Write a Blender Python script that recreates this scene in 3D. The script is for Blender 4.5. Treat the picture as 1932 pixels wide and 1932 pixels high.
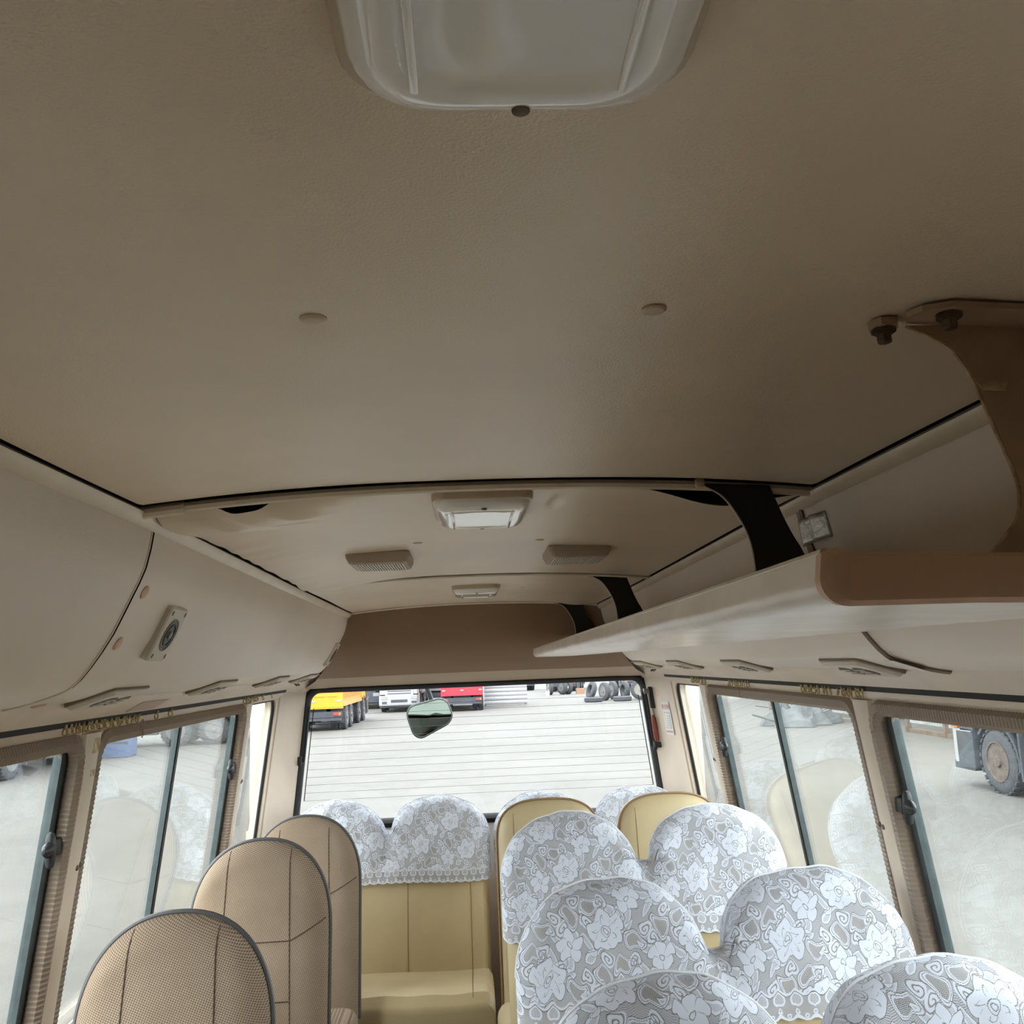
import bpy, bmesh, math, random
from mathutils import Matrix, Vector, Quaternion
random.seed(7)
for o in list(bpy.data.objects):
    bpy.data.objects.remove(o)
scene = bpy.context.scene
COL = scene.collection
PI = math.pi

# ------------------------------------------------------------------ camera, sky, exposure
# the bus runs along +Y (towards its rear), X = 0 is its centre line, the aisle floor is Z = 0
cam = bpy.data.cameras.new('camera')
cam.sensor_width = 36.0
cam.lens = 36.0 * 1720 / 1932
cam.clip_start = 0.02
cam.clip_end = 500
camo = bpy.data.objects.new('camera', cam)
COL.objects.link(camo)
d = Vector((-80.0, -284.0, 1720.0)).normalized()      # the bus axis seen in camera axes
roll = math.radians(2.3)
ex = Vector((math.cos(roll), math.sin(roll), 0))
ex = (ex - d * ex.dot(d)).normalized()
ez = ex.cross(d)
if ez.y < 0:
    ez = -ez
R = Matrix((ex, d, ez))                                # camera axes -> world
right, up, fwd = R.col[0], R.col[1], R.col[2]
camo.matrix_world = Matrix(((right.x, up.x, -fwd.x, -0.031), (right.y, up.y, -fwd.y, 0.0),
                            (right.z, up.z, -fwd.z, 1.62), (0, 0, 0, 1)))
scene.camera = camo

w = bpy.data.worlds.new('overcast_sky')
scene.world = w
w.use_nodes = True
w.node_tree.nodes['Background'].inputs[0].default_value = (0.93, 0.97, 1.0, 1)
w.node_tree.nodes['Background'].inputs[1].default_value = 2.8
sun = bpy.data.lights.new('hazy_sun', 'SUN')
sun.energy = 1.8
sun.angle = math.radians(35)
sun.color = (1.0, 0.97, 0.92)
suno = bpy.data.objects.new('hazy_sun', sun)
suno.rotation_euler = (math.radians(38), math.radians(-18), 0)
COL.objects.link(suno)
vs = scene.view_settings
vs.view_transform = 'Standard'
vs.look = 'None'
vs.exposure = 1.4
vs.gamma = 1.0
vs.use_curve_mapping = False

# ------------------------------------------------------------------ node helpers and materials
def lin(c):
    f = lambda v: v / 12.92 if v <= 0.04045 else ((v + 0.055) / 1.055) ** 2.4
    return tuple(f(v / 255.0) for v in c[:3]) + (1.0,)

class S:
    """a node socket that can be used in arithmetic"""
    def __init__(s, nt, sock):
        s.nt, s.k = nt, sock
    def op(s, kind, *a, clamp=False):
        n = s.nt.nodes.new('ShaderNodeMath')
        n.operation = kind
        n.use_clamp = clamp
        for i, v in enumerate((s,) + a):
            if isinstance(v, S):
                s.nt.links.new(v.k, n.inputs[i])
            else:
                n.inputs[i].default_value = v
        return S(s.nt, n.outputs[0])
    def __add__(s, o): return s.op('ADD', o)
    def __sub__(s, o): return s.op('SUBTRACT', o)
    def __mul__(s, o): return s.op('MULTIPLY', o)
    def __truediv__(s, o): return s.op('DIVIDE', o)
    def sin(s): return s.op('SINE')
    def abs(s): return s.op('ABSOLUTE')
    def sqrt(s): return s.op('SQRT')
    def fract(s): return s.op('FRACT')
    def min(s, o): return s.op('MINIMUM', o)
    def max(s, o): return s.op('MAXIMUM', o)
    def lt(s, o): return s.op('LESS_THAN', o)
    def gt(s, o): return s.op('GREATER_THAN', o)
    def wrap(s): return s.op('WRAP', 0.5, -0.5)
    def atan2(s, o): return s.op('ARCTAN2', o)
    def inv(s): return s.op('MULTIPLY_ADD', -1.0, 1.0)

def new_mat(name):
    m = bpy.data.materials.new(name)
    m.use_nodes = True
    nt = m.node_tree
    return m, nt, nt.nodes['Principled BSDF']

def noise(nt, scale, detail=3.0, vec=None, rough=0.55):
    n = nt.nodes.new('ShaderNodeTexNoise')
    n.inputs['Scale'].default_value = scale
    n.inputs['Detail'].default_value = detail
    n.inputs['Roughness'].default_value = rough
    if vec is None:
        tc = nt.nodes.new('ShaderNodeTexCoord')
        vec = tc.outputs['Object']
    nt.links.new(vec, n.inputs['Vector'])
    return n.outputs[0]

def ramp(nt, fac, stops):
    r = nt.nodes.new('ShaderNodeValToRGB')
    el = r.color_ramp.elements
    while len(el) < len(stops):
        el.new(0.5)
    for e, (p, c) in zip(el, stops):
        e.position = p
        e.color = lin(c)
    nt.links.new(fac, r.inputs[0])
    return r.outputs[0]

def mat(name, col, rough=0.6, metal=0.0, var=0.0, vscale=6.0, bump=0.0, bscale=200.0, spec=0.5, col2=None, coat=0.0):
    m, nt, b = new_mat(name)
    b.inputs['Roughness'].default_value = rough
    b.inputs['Metallic'].default_value = metal
    b.inputs['Specular IOR Level'].default_value = spec
    b.inputs['Coat Weight'].default_value = coat
    if var > 0 or col2:
        c2 = col2 or tuple(max(0, v * (1 - var)) for v in col)
        nt.links.new(ramp(nt, noise(nt, vscale, 4), [(0.35, c2), (0.65, col)]), b.inputs['Base Color'])
    else:
        b.inputs['Base Color'].default_value = lin(col)
    if bump > 0:
        bn = nt.nodes.new('ShaderNodeBump')
        bn.inputs['Strength'].default_value = bump
        bn.inputs['Distance'].default_value = 0.002
        nt.links.new(noise(nt, bscale, 2), bn.inputs['Height'])
        nt.links.new(bn.outputs[0], b.inputs['Normal'])
    return m

def glass_mat(name, tint, f0):
    m, nt, b = new_mat(name)
    nt.nodes.remove(b)
    out = nt.nodes['Material Output']
    tr = nt.nodes.new('ShaderNodeBsdfTransparent')
    tr.inputs[0].default_value = tint + (1,)
    gl = nt.nodes.new('ShaderNodeBsdfGlossy')
    gl.inputs['Roughness'].default_value = 0.0
    geo = nt.nodes.new('ShaderNodeNewGeometry')           # Schlick reflectance, the same from both faces
    dt = nt.nodes.new('ShaderNodeVectorMath')
    dt.operation = 'DOT_PRODUCT'
    nt.links.new(geo.outputs['Normal'], dt.inputs[0])
    nt.links.new(geo.outputs['Incoming'], dt.inputs[1])
    fr = S(nt, dt.outputs['Value']).abs().inv().op('POWER', 5.0).op('MULTIPLY_ADD', 1 - f0, f0, clamp=True)
    mx = nt.nodes.new('ShaderNodeMixShader')
    nt.links.new(fr.k, mx.inputs[0])
    nt.links.new(tr.outputs[0], mx.inputs[1])
    nt.links.new(gl.outputs[0], mx.inputs[2])
    nt.links.new(mx.outputs[0], out.inputs[0])
    return m

M = {}
M['headliner'] = mat('headliner_vinyl', (236, 218, 195), 0.34, var=0.05, vscale=2.2, bump=0.25, bscale=420, spec=0.5)
M['cove'] = mat('cove_vinyl', (234, 221, 208), 0.42, var=0.04, vscale=1.6, bump=0.2, bscale=300, spec=0.35)
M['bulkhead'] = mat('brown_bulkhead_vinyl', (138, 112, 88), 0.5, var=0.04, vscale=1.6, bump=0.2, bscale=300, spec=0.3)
M['lip'] = mat('lit_bulkhead_vinyl', (184, 164, 142), 0.5, var=0.04, vscale=1.6, bump=0.2, bscale=300, spec=0.3)  # lighter copy of the bulkhead vinyl: light put into the colour
M['moulding'] = mat('beige_moulding', (230, 214, 192), 0.35, var=0.05, vscale=9)
M['trim'] = mat('beige_plastic_trim', (224, 208, 190), 0.42, var=0.05, vscale=5)
M['trim_dark'] = mat('brown_seam_trim', (132, 112, 98), 0.5)
M['void'] = mat('dark_steel_skin', (40, 36, 32), 0.8)
M['skin'] = mat('outer_body_paint', (214, 208, 196), 0.4)
M['black'] = mat('black_plastic', (22, 22, 23), 0.45)
M['rubber'] = mat('black_rubber', (9, 9, 9), 0.7)
M['alu'] = mat('dull_aluminium_sash', (84, 94, 96), 0.4, metal=0.35, var=0.12, vscale=30)
M['alu_dark'] = mat('dark_sash_felt', (36, 42, 41), 0.55)
M['lens'] = mat('white_lamp_plastic', (250, 247, 244), 0.06, spec=0.7)
M['lamp_base'] = mat('cream_lamp_base', (202, 184, 160), 0.4)
M['vent'] = mat('vent_plastic', (170, 152, 132), 0.5, var=0.05)
M['vent_face'] = mat('vent_grille_plastic', (205, 195, 180), 0.45)
M['rack'] = mat('glossy_rack_vinyl', (244, 234, 226), 0.3, var=0.07, vscale=7, bump=0.25, bscale=60, spec=0.5)
M['rack_end'] = mat('brown_rack_end_vinyl', (222, 186, 158), 0.5, var=0.06, vscale=8)
M['piping_light'] = mat('cream_rack_piping', (214, 204, 186), 0.3)
M['bracket'] = mat('beige_painted_bracket', (182, 156, 130), 0.45, var=0.1, vscale=14)
M['bracket_black'] = mat('black_padded_bracket', (26, 25, 24), 0.75)
M['bolt'] = mat('rusty_bolt', (104, 92, 76), 0.5, metal=0.5, col2=(70, 52, 38), vscale=60)
M['tape'] = mat('silver_foil_tape', (190, 192, 190), 0.3, metal=0.9, bump=0.6, bscale=120)
M['oldtape'] = mat('yellowed_tape_residue', (222, 202, 162), 0.6, col2=(150, 124, 90), vscale=40)
M['paper'] = mat('white_paper', (226, 224, 220), 0.6)
M['pinkpaper'] = mat('faded_pink_sticker', (196, 172, 164), 0.55)
M['redink'] = mat('red_ink', (196, 40, 56), 0.6)
M['greyink'] = mat('grey_ink', (150, 158, 160), 0.6)
M['redbrown'] = mat('red_brown_handle', (134, 62, 42), 0.45)
M['glider'] = mat('yellowed_nylon', (206, 186, 130), 0.5, var=0.25, vscale=80)
M['wire'] = mat('steel_wire', (120, 118, 112), 0.35, metal=0.8)
M['heater'] = mat('heater_line_print', (120, 104, 96), 0.6)
M['glass_side'] = glass_mat('dusty_side_glass', (0.93, 0.957, 0.942), 0.035)
M['glass_rear'] = glass_mat('rear_glass', (0.96, 0.975, 0.975), 0.012)
M['floor'] = mat('grey_vinyl_floor', (150, 142, 130), 0.6, var=0.15, vscale=10)
M['leather'] = mat('beige_leatherette', (188, 170, 134), 0.42, var=0.05, vscale=5, bump=0.2, bscale=500)
M['leather_dark'] = mat('leather_seam', (120, 96, 62), 0.6)
M['leather_pipe'] = mat('tan_piping', (140, 108, 72), 0.5)
M['seam'] = mat('brown_stitching', (74, 56, 42), 0.8)
M['seat_pipe'] = mat('slate_piping', (74, 72, 74), 0.5)
M['mirror'] = mat('mirror_glass', (128, 142, 140), 0.03, metal=1.0)
M['mirror_frame'] = mat('grey_mirror_housing', (56, 64, 65), 0.4)
M['mirror_arm'] = mat('grey_mirror_arm', (44, 49, 53), 0.5)
# exterior: the yard is far brighter than the cabin, so the paints carry low albedos
def emat(name, col, rough=0.6, var=0.0, col2=None, **kw):
    k = 0.54
    return mat(name, tuple(v * k for v in col), rough, var=var, col2=tuple(v * k for v in col2) if col2 else None, **kw)
M['tyre'] = emat('dusty_tyre', (104, 108, 115), 0.85, var=0.15, vscale=6)
M['rim'] = emat('dusty_steel_rim', (176, 176, 174), 0.5, var=0.12, vscale=9)
M['rim_pale'] = emat('pale_sandy_rim', (206, 200, 186), 0.6, var=0.08)
M['rim_rust'] = emat('rusty_rim', (156, 138, 124), 0.7, col2=(120, 96, 82), vscale=9)
M['chassis'] = emat('dusty_chassis', (100, 106, 120), 0.7, var=0.15, vscale=4)
M['chassis_dark'] = emat('dark_side_steps', (84, 96, 108), 0.6, var=0.15, vscale=4)
M['yellow'] = mat('yellow_paint', (196, 128, 4), 0.45, var=0.04)
M['sand'] = mat('sandy_yellow_paint', (180, 128, 58), 0.5, var=0.04)  # duller sandy yellow for the bed sides
M['red'] = mat('red_paint', (168, 24, 44), 0.45, var=0.04)
M['lilac'] = emat('grey_lilac_paint', (200, 192, 200), 0.55, var=0.06)
M['white'] = emat('white_truck_paint', (250, 252, 255), 0.4)
M['navy'] = emat('dark_blue_paint', (98, 110, 128), 0.5, var=0.1)
M['blue'] = emat('blue_paint', (120, 160, 232), 0.6, var=0.05)
M['sky_blue'] = emat('pale_blue_paint', (140, 172, 204), 0.6, var=0.1)
M['windscreen'] = emat('dark_windscreen', (60, 72, 82), 0.12)
M['lampred'] = emat('red_tail_lamp', (235, 74, 60), 0.4)
M['lamporange'] = emat('orange_lamp', (248, 160, 80), 0.4)
M['lampwhite'] = emat('clear_lamp', (235, 238, 240), 0.2)
M['tin'] = emat('white_corrugated_sheet', (250, 252, 255), 0.45, var=0.04)
M['tin_old'] = emat('stained_white_sheet', (236, 240, 238), 0.6, col2=(214, 220, 216), vscale=1.6)
M['rustpost'] = emat('rusty_post', (176, 156, 142), 0.8, col2=(144, 116, 100), vscale=4)
M['shed'] = emat('grey_shed_sheet', (164, 174, 184), 0.7, var=0.1)
M['scrap'] = emat('scrap_metal', (150, 158, 162), 0.7, col2=(104, 112, 118), vscale=3)
M['redtarp'] = emat('faded_red_sheet', (222, 160, 158), 0.7, var=0.1)
M['cardboard'] = emat('orange_cardboard', (226, 170, 132), 0.8)

def ground_mat():
    m, nt, b = new_mat('dusty_concrete_yard')
    tc = nt.nodes.new('ShaderNodeTexCoord')
    v = tc.outputs['Object']
    n1 = S(nt, noise(nt, 0.12, 5, v, 0.6))
    n2 = S(nt, noise(nt, 1.4, 6, v, 0.65))
    f = n1 * 0.6 + n2 * 0.4
    nt.links.new(ramp(nt, f.k, [(0.34, (67, 65, 62)), (0.5, (76, 74, 71)), (0.66, (83, 81.5, 79))]), b.inputs['Base Color'])
    b.inputs['Roughness'].default_value = 0.9
    return m
M['ground'] = ground_mat()

def fabric_mat():
    """tan seat cloth with rows of small dark woven dots"""
    m, nt, b = new_mat('tan_dotted_cloth')
    tc = nt.nodes.new('ShaderNodeTexCoord')
    sp = nt.nodes.new('ShaderNodeSeparateXYZ')
    nt.links.new(tc.outputs['Object'], sp.inputs[0])
    x, z = S(nt, sp.outputs[0]), S(nt, sp.outputs[2])
    k = 2 * PI / 0.0070
    a = ((x + z * 0.55) * k).sin()
    c = ((z - x * 0.35) * (k * 1.05)).sin()
    dots = (a * c).op('MULTIPLY_ADD', 1.1, 0.25, clamp=True)
    n = S(nt, noise(nt, 5, 4))
    mx = nt.nodes.new('ShaderNodeMix')
    mx.data_type = 'RGBA'
    nt.links.new(dots.k, mx.inputs[0])
    nt.links.new(ramp(nt, n.k, [(0.35, (148, 130, 112)), (0.65, (163, 145, 127))]), mx.inputs[6])
    mx.inputs[7].default_value = lin((94, 79, 67))
    nt.links.new(mx.outputs[2], b.inputs['Base Color'])
    b.inputs['Roughness'].default_value = 0.9
    b.inputs['Specular IOR Level'].default_value = 0.15
    bn = nt.nodes.new('ShaderNodeBump')
    bn.inputs['Strength'].default_value = 0.35
    bn.inputs['Distance'].default_value = 0.002
    nt.links.new(dots.inv().k, bn.inputs['Height'])
    nt.links.new(bn.outputs[0], b.inputs['Normal'])
    return m
M['fabric'] = fabric_mat()

def lace_mat():
    """white knitted lace: roses, flowers, leaves, paisleys and scrolls on an open mesh, hearts along the hem.
    UV is in metres, v = 0 at the hem"""
    m, nt, b = new_mat('white_floral_lace')
    uv = nt.nodes.new('ShaderNodeUVMap')
    uv.uv_map = 'UVMap'
    sp = nt.nodes.new('ShaderNodeSeparateXYZ')
    nt.links.new(uv.outputs[0], sp.inputs[0])
    u, v = S(nt, sp.outputs[0]) * 1000.0, S(nt, sp.outputs[1]) * 1000.0      # millimetres
    # lattice of the repeat: a = (126, 93), b = (-65, 115)
    ax, ay, bx, by = 126.0, 93.0, -65.0, 115.0
    det = ax * by - ay * bx
    s = u * (by / det) - v * (bx / det)
    t = v * (ax / det) - u * (ay / det)
    def local(s0, t0, rot=0.0):
        ds, dt = (s - s0).wrap(), (t - t0).wrap()
        x = ds * ax + dt * bx
        y = ds * ay + dt * by
        if rot:
            c, n = math.cos(rot), math.sin(rot)
            x, y = x * c + y * n, y * c - x * n
        return x, y
    def polar(x, y):
        return (x * x + y * y).sqrt(), y.atan2(x)
    cloth, line, coarse, half = None, None, None, None
    def acc(cur, new):
        return new if cur is None else cur.max(new)
    # leaves
    for s0, t0, ro in ((0.50, 0.10, 0.5), (0.60, 0.20, 1.3), (0.44, 0.46, 2.2), (0.95, 0.30, -0.7), (0.90, 0.10, 0.9), (0.60, 0.68, 2.7), (0.30, 0.52, 1.2), (0.86, 0.56, 2.3), (0.02, 0.12, 0.2)):
        x, y = local(s0, t0, ro)
        e = (x * (1 / 20.0)) * (x * (1 / 20.0)) + y.abs() * (1 / 8.5)
        cloth = acc(cloth, e.lt(1.0) * e.gt(0.55))
        half = acc(half, e.lt(0.55))
        line = acc(line, ((e - 1.09).abs()).lt(0.07))
    # paisleys: coarse net inside a corded outline
    for s0, t0, ro in ((0.22, 0.70, 0.4), (0.50, 0.86, 2.6), (0.93, 0.76, -1.0)):
        x, y = local(s0, t0, ro)
        rr = ((x * x) * 0.40 + (y + x * x * 0.012) * (y + x * x * 0.012)).sqrt()
        cloth = acc(cloth, rr.gt(11.0) * rr.lt(16.0))
        line = acc(line, ((rr - 13.5).abs()).lt(0.55))
        line = acc(line, ((rr - 16.8).abs()).lt(0.8))
        coarse = acc(coarse, rr.lt(10.6))
    # scrolls
    for s0, t0, ro, dr in ((0.08, 0.52, 0.0, 1), (0.38, 0.62, 1.0, -1), (0.72, 0.90, 2.0, 1), (0.08, 0.92, 3.0, -1), (0.75, 0.68, 4.0, 1), (0.50, 0.28, 1.5, -1)):
        x, y = local(s0, t0, ro)
        r, th = polar(x, y)
        ph = (th * (dr / (2 * PI)) + r * (1 / 8.0)).fract()
        cloth = acc(cloth, r.lt(15.0) * ph.lt(0.66))
        line = acc(line, r.lt(15.5) * ((ph - 0.78).abs()).lt(0.12))
    # big rose
    x, y = local(0.25, 0.25, 0.3)
    r, th = polar(x, y)
    pet = (th * 2.5 + r * 0.03).sin().abs()
    out = r - pet * 10.0
    F_ = out.lt(31.8).inv()
    cloth, line, half, coarse = cloth * F_, line * F_, half * F_, coarse * F_
    cloth = acc(cloth, out.lt(30.0))
    line = acc(line, ((out - 31.0).abs()).lt(0.8))
    line = acc(line, ((r - 5.0).abs()).lt(1.0))
    line = acc(line, ((r - 10.0 - (th * 2.0).sin() * 2.0).abs()).lt(0.8))
    sw = (th * 2.5 + r * 0.09).sin().abs()
    line = acc(line, sw.lt(0.09) * r.gt(12.0) * r.lt(29.0))
    sw = (th * 5.0 - r * 0.05).sin().abs()
    line = acc(line, sw.lt(0.10) * r.gt(20.0) * r.lt(27.0))
    # five-petal flower
    x, y = local(0.72, 0.42)
    r, th = polar(x, y)
    pet = (th * 2.5 + 0.6).sin().abs()
    out = r - pet * 10.0
    F_ = out.lt(21.7).inv()
    cloth, line, half, coarse = cloth * F_, line * F_, half * F_, coarse * F_
    cloth = acc(cloth, out.lt(20.0))
    line = acc(line, ((out - 20.9).abs()).lt(0.8))
    line = acc(line, ((r - 5.0).abs()).lt(1.0))
    line = acc(line, pet.lt(0.09) * r.gt(9.0) * r.lt(20.0))
    line = line * ((u * 2.3).sin() * (v * 2.0).sin()).gt(-0.28)        # a row of small holes, not a drawn line
    # knitted grounds
    k = 2 * PI / 2.9
    fine = ((u * k).sin() * (v * (k * 0.8)).sin()).op('MULTIPLY_ADD', 0.8, 0.78, clamp=True)
    k = 2 * PI / 5.2
    net = (((u + v) * k).sin() * ((u - v) * k).sin()).op('MULTIPLY_ADD', 0.9, 0.55, clamp=True)
    dot = (((u * 0.8 + v) * 2.1).sin()).op('MULTIPLY_ADD', 0.4, 0.30, clamp=True)
    a = fine * 0.9
    a = a * coarse.inv() + coarse * net * 0.9
    a = a.max(half * 0.78)
    a = a.max(cloth)
    a = a * line.inv() + line * dot
    # hem: a corded line, hearts, then small rings above the scallops
    hem = v.lt(50.0)
    hu = ((u * (1 / 36.0)).wrap()) * 36.0
    hy = v - 31.0
    hx = hu.abs()
    q = hy + hx * -0.55 + 1.5
    hr = (hx * hx + q * q).sqrt()
    ring = hr.gt(9.0) * hr.lt(13.0)
    heart_net = hr.lt(8.2) * net
    cu = ((u * (1 / 18.0)).wrap()) * 18.0
    cv = v - 8.0
    cr = (cu * cu + cv * cv).sqrt()
    rings = cr.lt(4.8) * cr.gt(2.0)
    ha = ring.max(heart_net).max(rings).max(fine * 0.75).max(v.lt(3.0)).max(v.gt(45.0))
    ha = ha * (((v - 44.0).abs()).lt(0.8)).inv()
    a = a * hem.inv() + ha * hem
    a = a.op('MAXIMUM', 0.0, clamp=True)
    # shade of the recessed outline stitches and net holes, mixed into the thread colour
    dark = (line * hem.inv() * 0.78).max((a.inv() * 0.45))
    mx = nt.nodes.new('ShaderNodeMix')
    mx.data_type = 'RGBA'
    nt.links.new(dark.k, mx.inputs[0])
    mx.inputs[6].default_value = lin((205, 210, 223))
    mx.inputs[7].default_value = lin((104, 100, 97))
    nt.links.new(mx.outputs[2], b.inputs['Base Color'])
    a = a.max(line * 0.55)
    b.inputs['Roughness'].default_value = 0.85
    b.inputs['Specular IOR Level'].default_value = 0.2
    nt.links.new(a.k, b.inputs['Alpha'])
    bn = nt.nodes.new('ShaderNodeBump')
    bn.inputs['Strength'].default_value = 0.4
    bn.inputs['Distance'].default_value = 0.001
    nt.links.new(a.k, bn.inputs['Height'])
    nt.links.new(bn.outputs[0], b.inputs['Normal'])
    return m
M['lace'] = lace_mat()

# ------------------------------------------------------------------ mesh helpers
def tag(o, label=None, cat=None, group=None, kind=None):
    if label: o['label'] = label
    if cat: o['category'] = cat
    if group: o['group'] = group
    if kind: o['kind'] = kind
    return o

def empty(name, loc=(0, 0, 0), label=None, cat=None, group=None, kind=None):
    o = bpy.data.objects.new(name, None)
    o.empty_display_size = 0.1
    COL.objects.link(o)
    o.location = loc
    return tag(o, label, cat, group, kind)

def link(name, me, material=None, parent=None, loc=None):
    o = bpy.data.objects.new(name, me)
    COL.objects.link(o)
    if material is not None and not me.materials:
        me.materials.append(M[material])
    if loc is not None:
        o.location = loc
    if parent is not None:
        o.parent = parent
        o.matrix_parent_inverse = Matrix.Translation(parent.location).inverted()
    return o

class MB:
    """collects shapes in world (or truck-local) coordinates, then links ONE mesh object"""
    def __init__(s, T=None):
        s.v, s.f, s.T = [], [], T
    def add(s, vs, fs):
        n = len(s.v)
        s.v += [Vector(p) for p in vs]
        s.f += [tuple(i + n for i in f) for f in fs]
        return s
    def box(s, lo, hi, rot=None):
        lo, hi = Vector(lo), Vector(hi)
        c, h = (lo + hi) / 2, (hi - lo) / 2
        vs = [Vector((x * h.x, y * h.y, z * h.z)) for x in (-1, 1) for y in (-1, 1) for z in (-1, 1)]
        if rot is not None:
            vs = [rot @ p for p in vs]
        return s.add([c + p for p in vs], [(0, 1, 3, 2), (4, 6, 7, 5), (0, 4, 5, 1), (2, 3, 7, 6), (0, 2, 6, 4), (1, 5, 7, 3)])
    def rbox(s, lo, hi, bev=0.01, seg=2, rot=None):
        bm = bmesh.new()
        t = MB().box(lo, hi, rot)
        vv = [bm.verts.new(p) for p in t.v]
        for f in t.f: bm.faces.new([vv[i] for i in f])
        bmesh.ops.recalc_face_normals(bm, faces=bm.faces)
        bmesh.ops.bevel(bm, geom=list(bm.edges), offset=bev, segments=seg, profile=0.5, affect='EDGES', clamp_overlap=True)
        bm.verts.index_update()
        s.add([v.co.copy() for v in bm.verts], [[v.index for v in f.verts] for f in bm.faces])
        bm.free()
        return s
    def loft(s, rings, closed=True, caps=True):
        n = len(rings[0])
        vs = [p for r in rings for p in r]
        fs = []
        for i in range(len(rings) - 1):
            for j in range(n if closed else n - 1):
                a, b = i * n + j, i * n + (j + 1) % n
                fs.append((a, b, b + n, a + n))
        if caps and closed:
            fs.append(tuple(range(n - 1, -1, -1)))
            fs.append(tuple(range((len(rings) - 1) * n, len(rings) * n)))
        return s.add(vs, fs)
    def tube(s, pts, r, seg=8, caps=True, closed=False, flat=None):
        pts = [Vector(p) for p in pts]
        rings = []
        N = len(pts)
        pu = None
        for i, p in enumerate(pts):
            if closed:
                t = pts[(i + 1) % N] - pts[i - 1]
            else:
                t = pts[min(i + 1, N - 1)] - pts[max(i - 1, 0)]
            t.normalize()
            if pu is None:
                a = Vector((0, 0, 1)) if abs(t.z) < 0.9 else Vector((1, 0, 0))
                pu = (a - t * a.dot(t)).normalized()
            else:
                pu = (pu - t * pu.dot(t)).normalized()
            q = t.cross(pu)
            rr = r(i / max(1, N - 1)) if callable(r) else r
            rings.append([p + (pu * math.cos(2 * PI * k / seg) + q * math.sin(2 * PI * k / seg)) * rr for k in range(seg)])
        if closed:
            rings.append(rings[0])
        return s.loft(rings, True, caps and not closed)
    def lathe(s, prof, c, axis='x', seg=24, caps=True):
        """prof: list of (along, radius)"""
        rings = []
        for a, r in prof:
            ring = []
            for k in range(seg):
                w_ = 2 * PI * k / seg
                p = {'x': (a, r * math.cos(w_), r * math.sin(w_)), 'y': (r * math.cos(w_), a, r * math.sin(w_)), 'z': (r * math.cos(w_), r * math.sin(w_), a)}[axis]
                ring.append(Vector(c) + Vector(p))
            rings.append(ring)
        return s.loft(rings, True, caps)
    def prism(s, outline, off):
        """outline: closed list of 3-D points, off: extrusion vector"""
        off = Vector(off)
        return s.loft([[Vector(p) for p in outline], [Vector(p) + off for p in outline]], True, True)
    def grid(s, fn, nu, nv):
        vs = [fn(i / nu, j / nv) for i in range(nu + 1) for j in range(nv + 1)]
        fs = [(i * (nv + 1) + j, (i + 1) * (nv + 1) + j, (i + 1) * (nv + 1) + j + 1, i * (nv + 1) + j + 1) for i in range(nu) for j in range(nv)]
        return s.add(vs, fs)
    def build(s, name, material, parent=None, smooth=True, ang=35, centre=True, recalc=True, label=None):
        vs = [s.T @ p for p in s.v] if s.T is not None else s.v
        if centre:
            c = sum(vs, Vector()) / max(1, len(vs))
        else:
            c = Vector()
        bm = bmesh.new()
        vv = [bm.verts.new(p - c) for p in vs]
        for f in s.f:
            try:
                bm.faces.new([vv[i] for i in f])
            except ValueError:
                pass
        bmesh.ops.remove_doubles(bm, verts=bm.verts, dist=1e-6)
        if recalc:
            bmesh.ops.recalc_face_normals(bm, faces=bm.faces)
        lim = math.radians(ang)
        for f in bm.faces: f.smooth = smooth
        for e in bm.edges:
            if len(e.link_faces) == 2 and e.calc_face_angle(0) > lim:
                e.smooth = False
        me = bpy.data.meshes.new(name)
        bm.to_mesh(me)
        bm.free()
        o = link(name, me, material, parent, c)
        if label: o['label'] = label
        return o

def rrect(cx, cy, hw, hh, r, n=5):
    """rounded rectangle outline in 2-D"""
    out = []
    for qx, qy, a0 in ((1, 1, 0), (-1, 1, 90), (-1, -1, 180), (1, -1, 270)):
        for k in range(n + 1):
            a = math.radians(a0 + 90 * k / n)
            out.append((cx + qx * (hw - r) + r * math.cos(a), cy + qy * (hh - r) + r * math.sin(a)))
    return out

def lerp(a, b, t): return a + (b - a) * t
def interp(tab, x):
    if x <= tab[0][0]: return tab[0][1]
    for (a, b), (c, e) in zip(tab, tab[1:]):
        if x <= c: return lerp(b, e, (x - a) / (c - a))
    return tab[-1][1]

# ------------------------------------------------------------------ the bus shell
YF, YS, YR = -1.6, 1.56, 4.10            # unseen front wall, cove seam, rear cove end
COVE = [(.559, 1.862), (.5635, 1.833), (.571, 1.800), (.581, 1.775), (.592, 1.752), (.606, 1.722), (.621, 1.691), (.638, 1.663),
        (.656, 1.637), (.672, 1.617), (.685, 1.605), (.692, 1.6005), (.701, 1.597), (.723, 1.590), (.749, 1.582), (.772, 1.577), (.791, 1.574)]
def wall_x(z): return 0.87 + 0.138 * (1.50 - z)
EDGE = [(-2, 1.881), (1.46, 1.881), (2.85, 1.863), (4.05, 1.853), (4.2, 1.851)]
def ceil_z(x, y):
    return interp(EDGE, y) + 0.028 * (1 - min(1.0, abs(x) / 0.56) ** 2.2)

ground = MB().box((-160, -120, -1.08), (160, 200, -0.98)).build('ground', 'ground', smooth=False)
tag(ground, kind='structure')

floor = MB().box((-1.07, YF, -0.05), (1.07, 4.42, 0.0)).build('floor', 'floor', smooth=False)
tag(floor, kind='structure')
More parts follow.
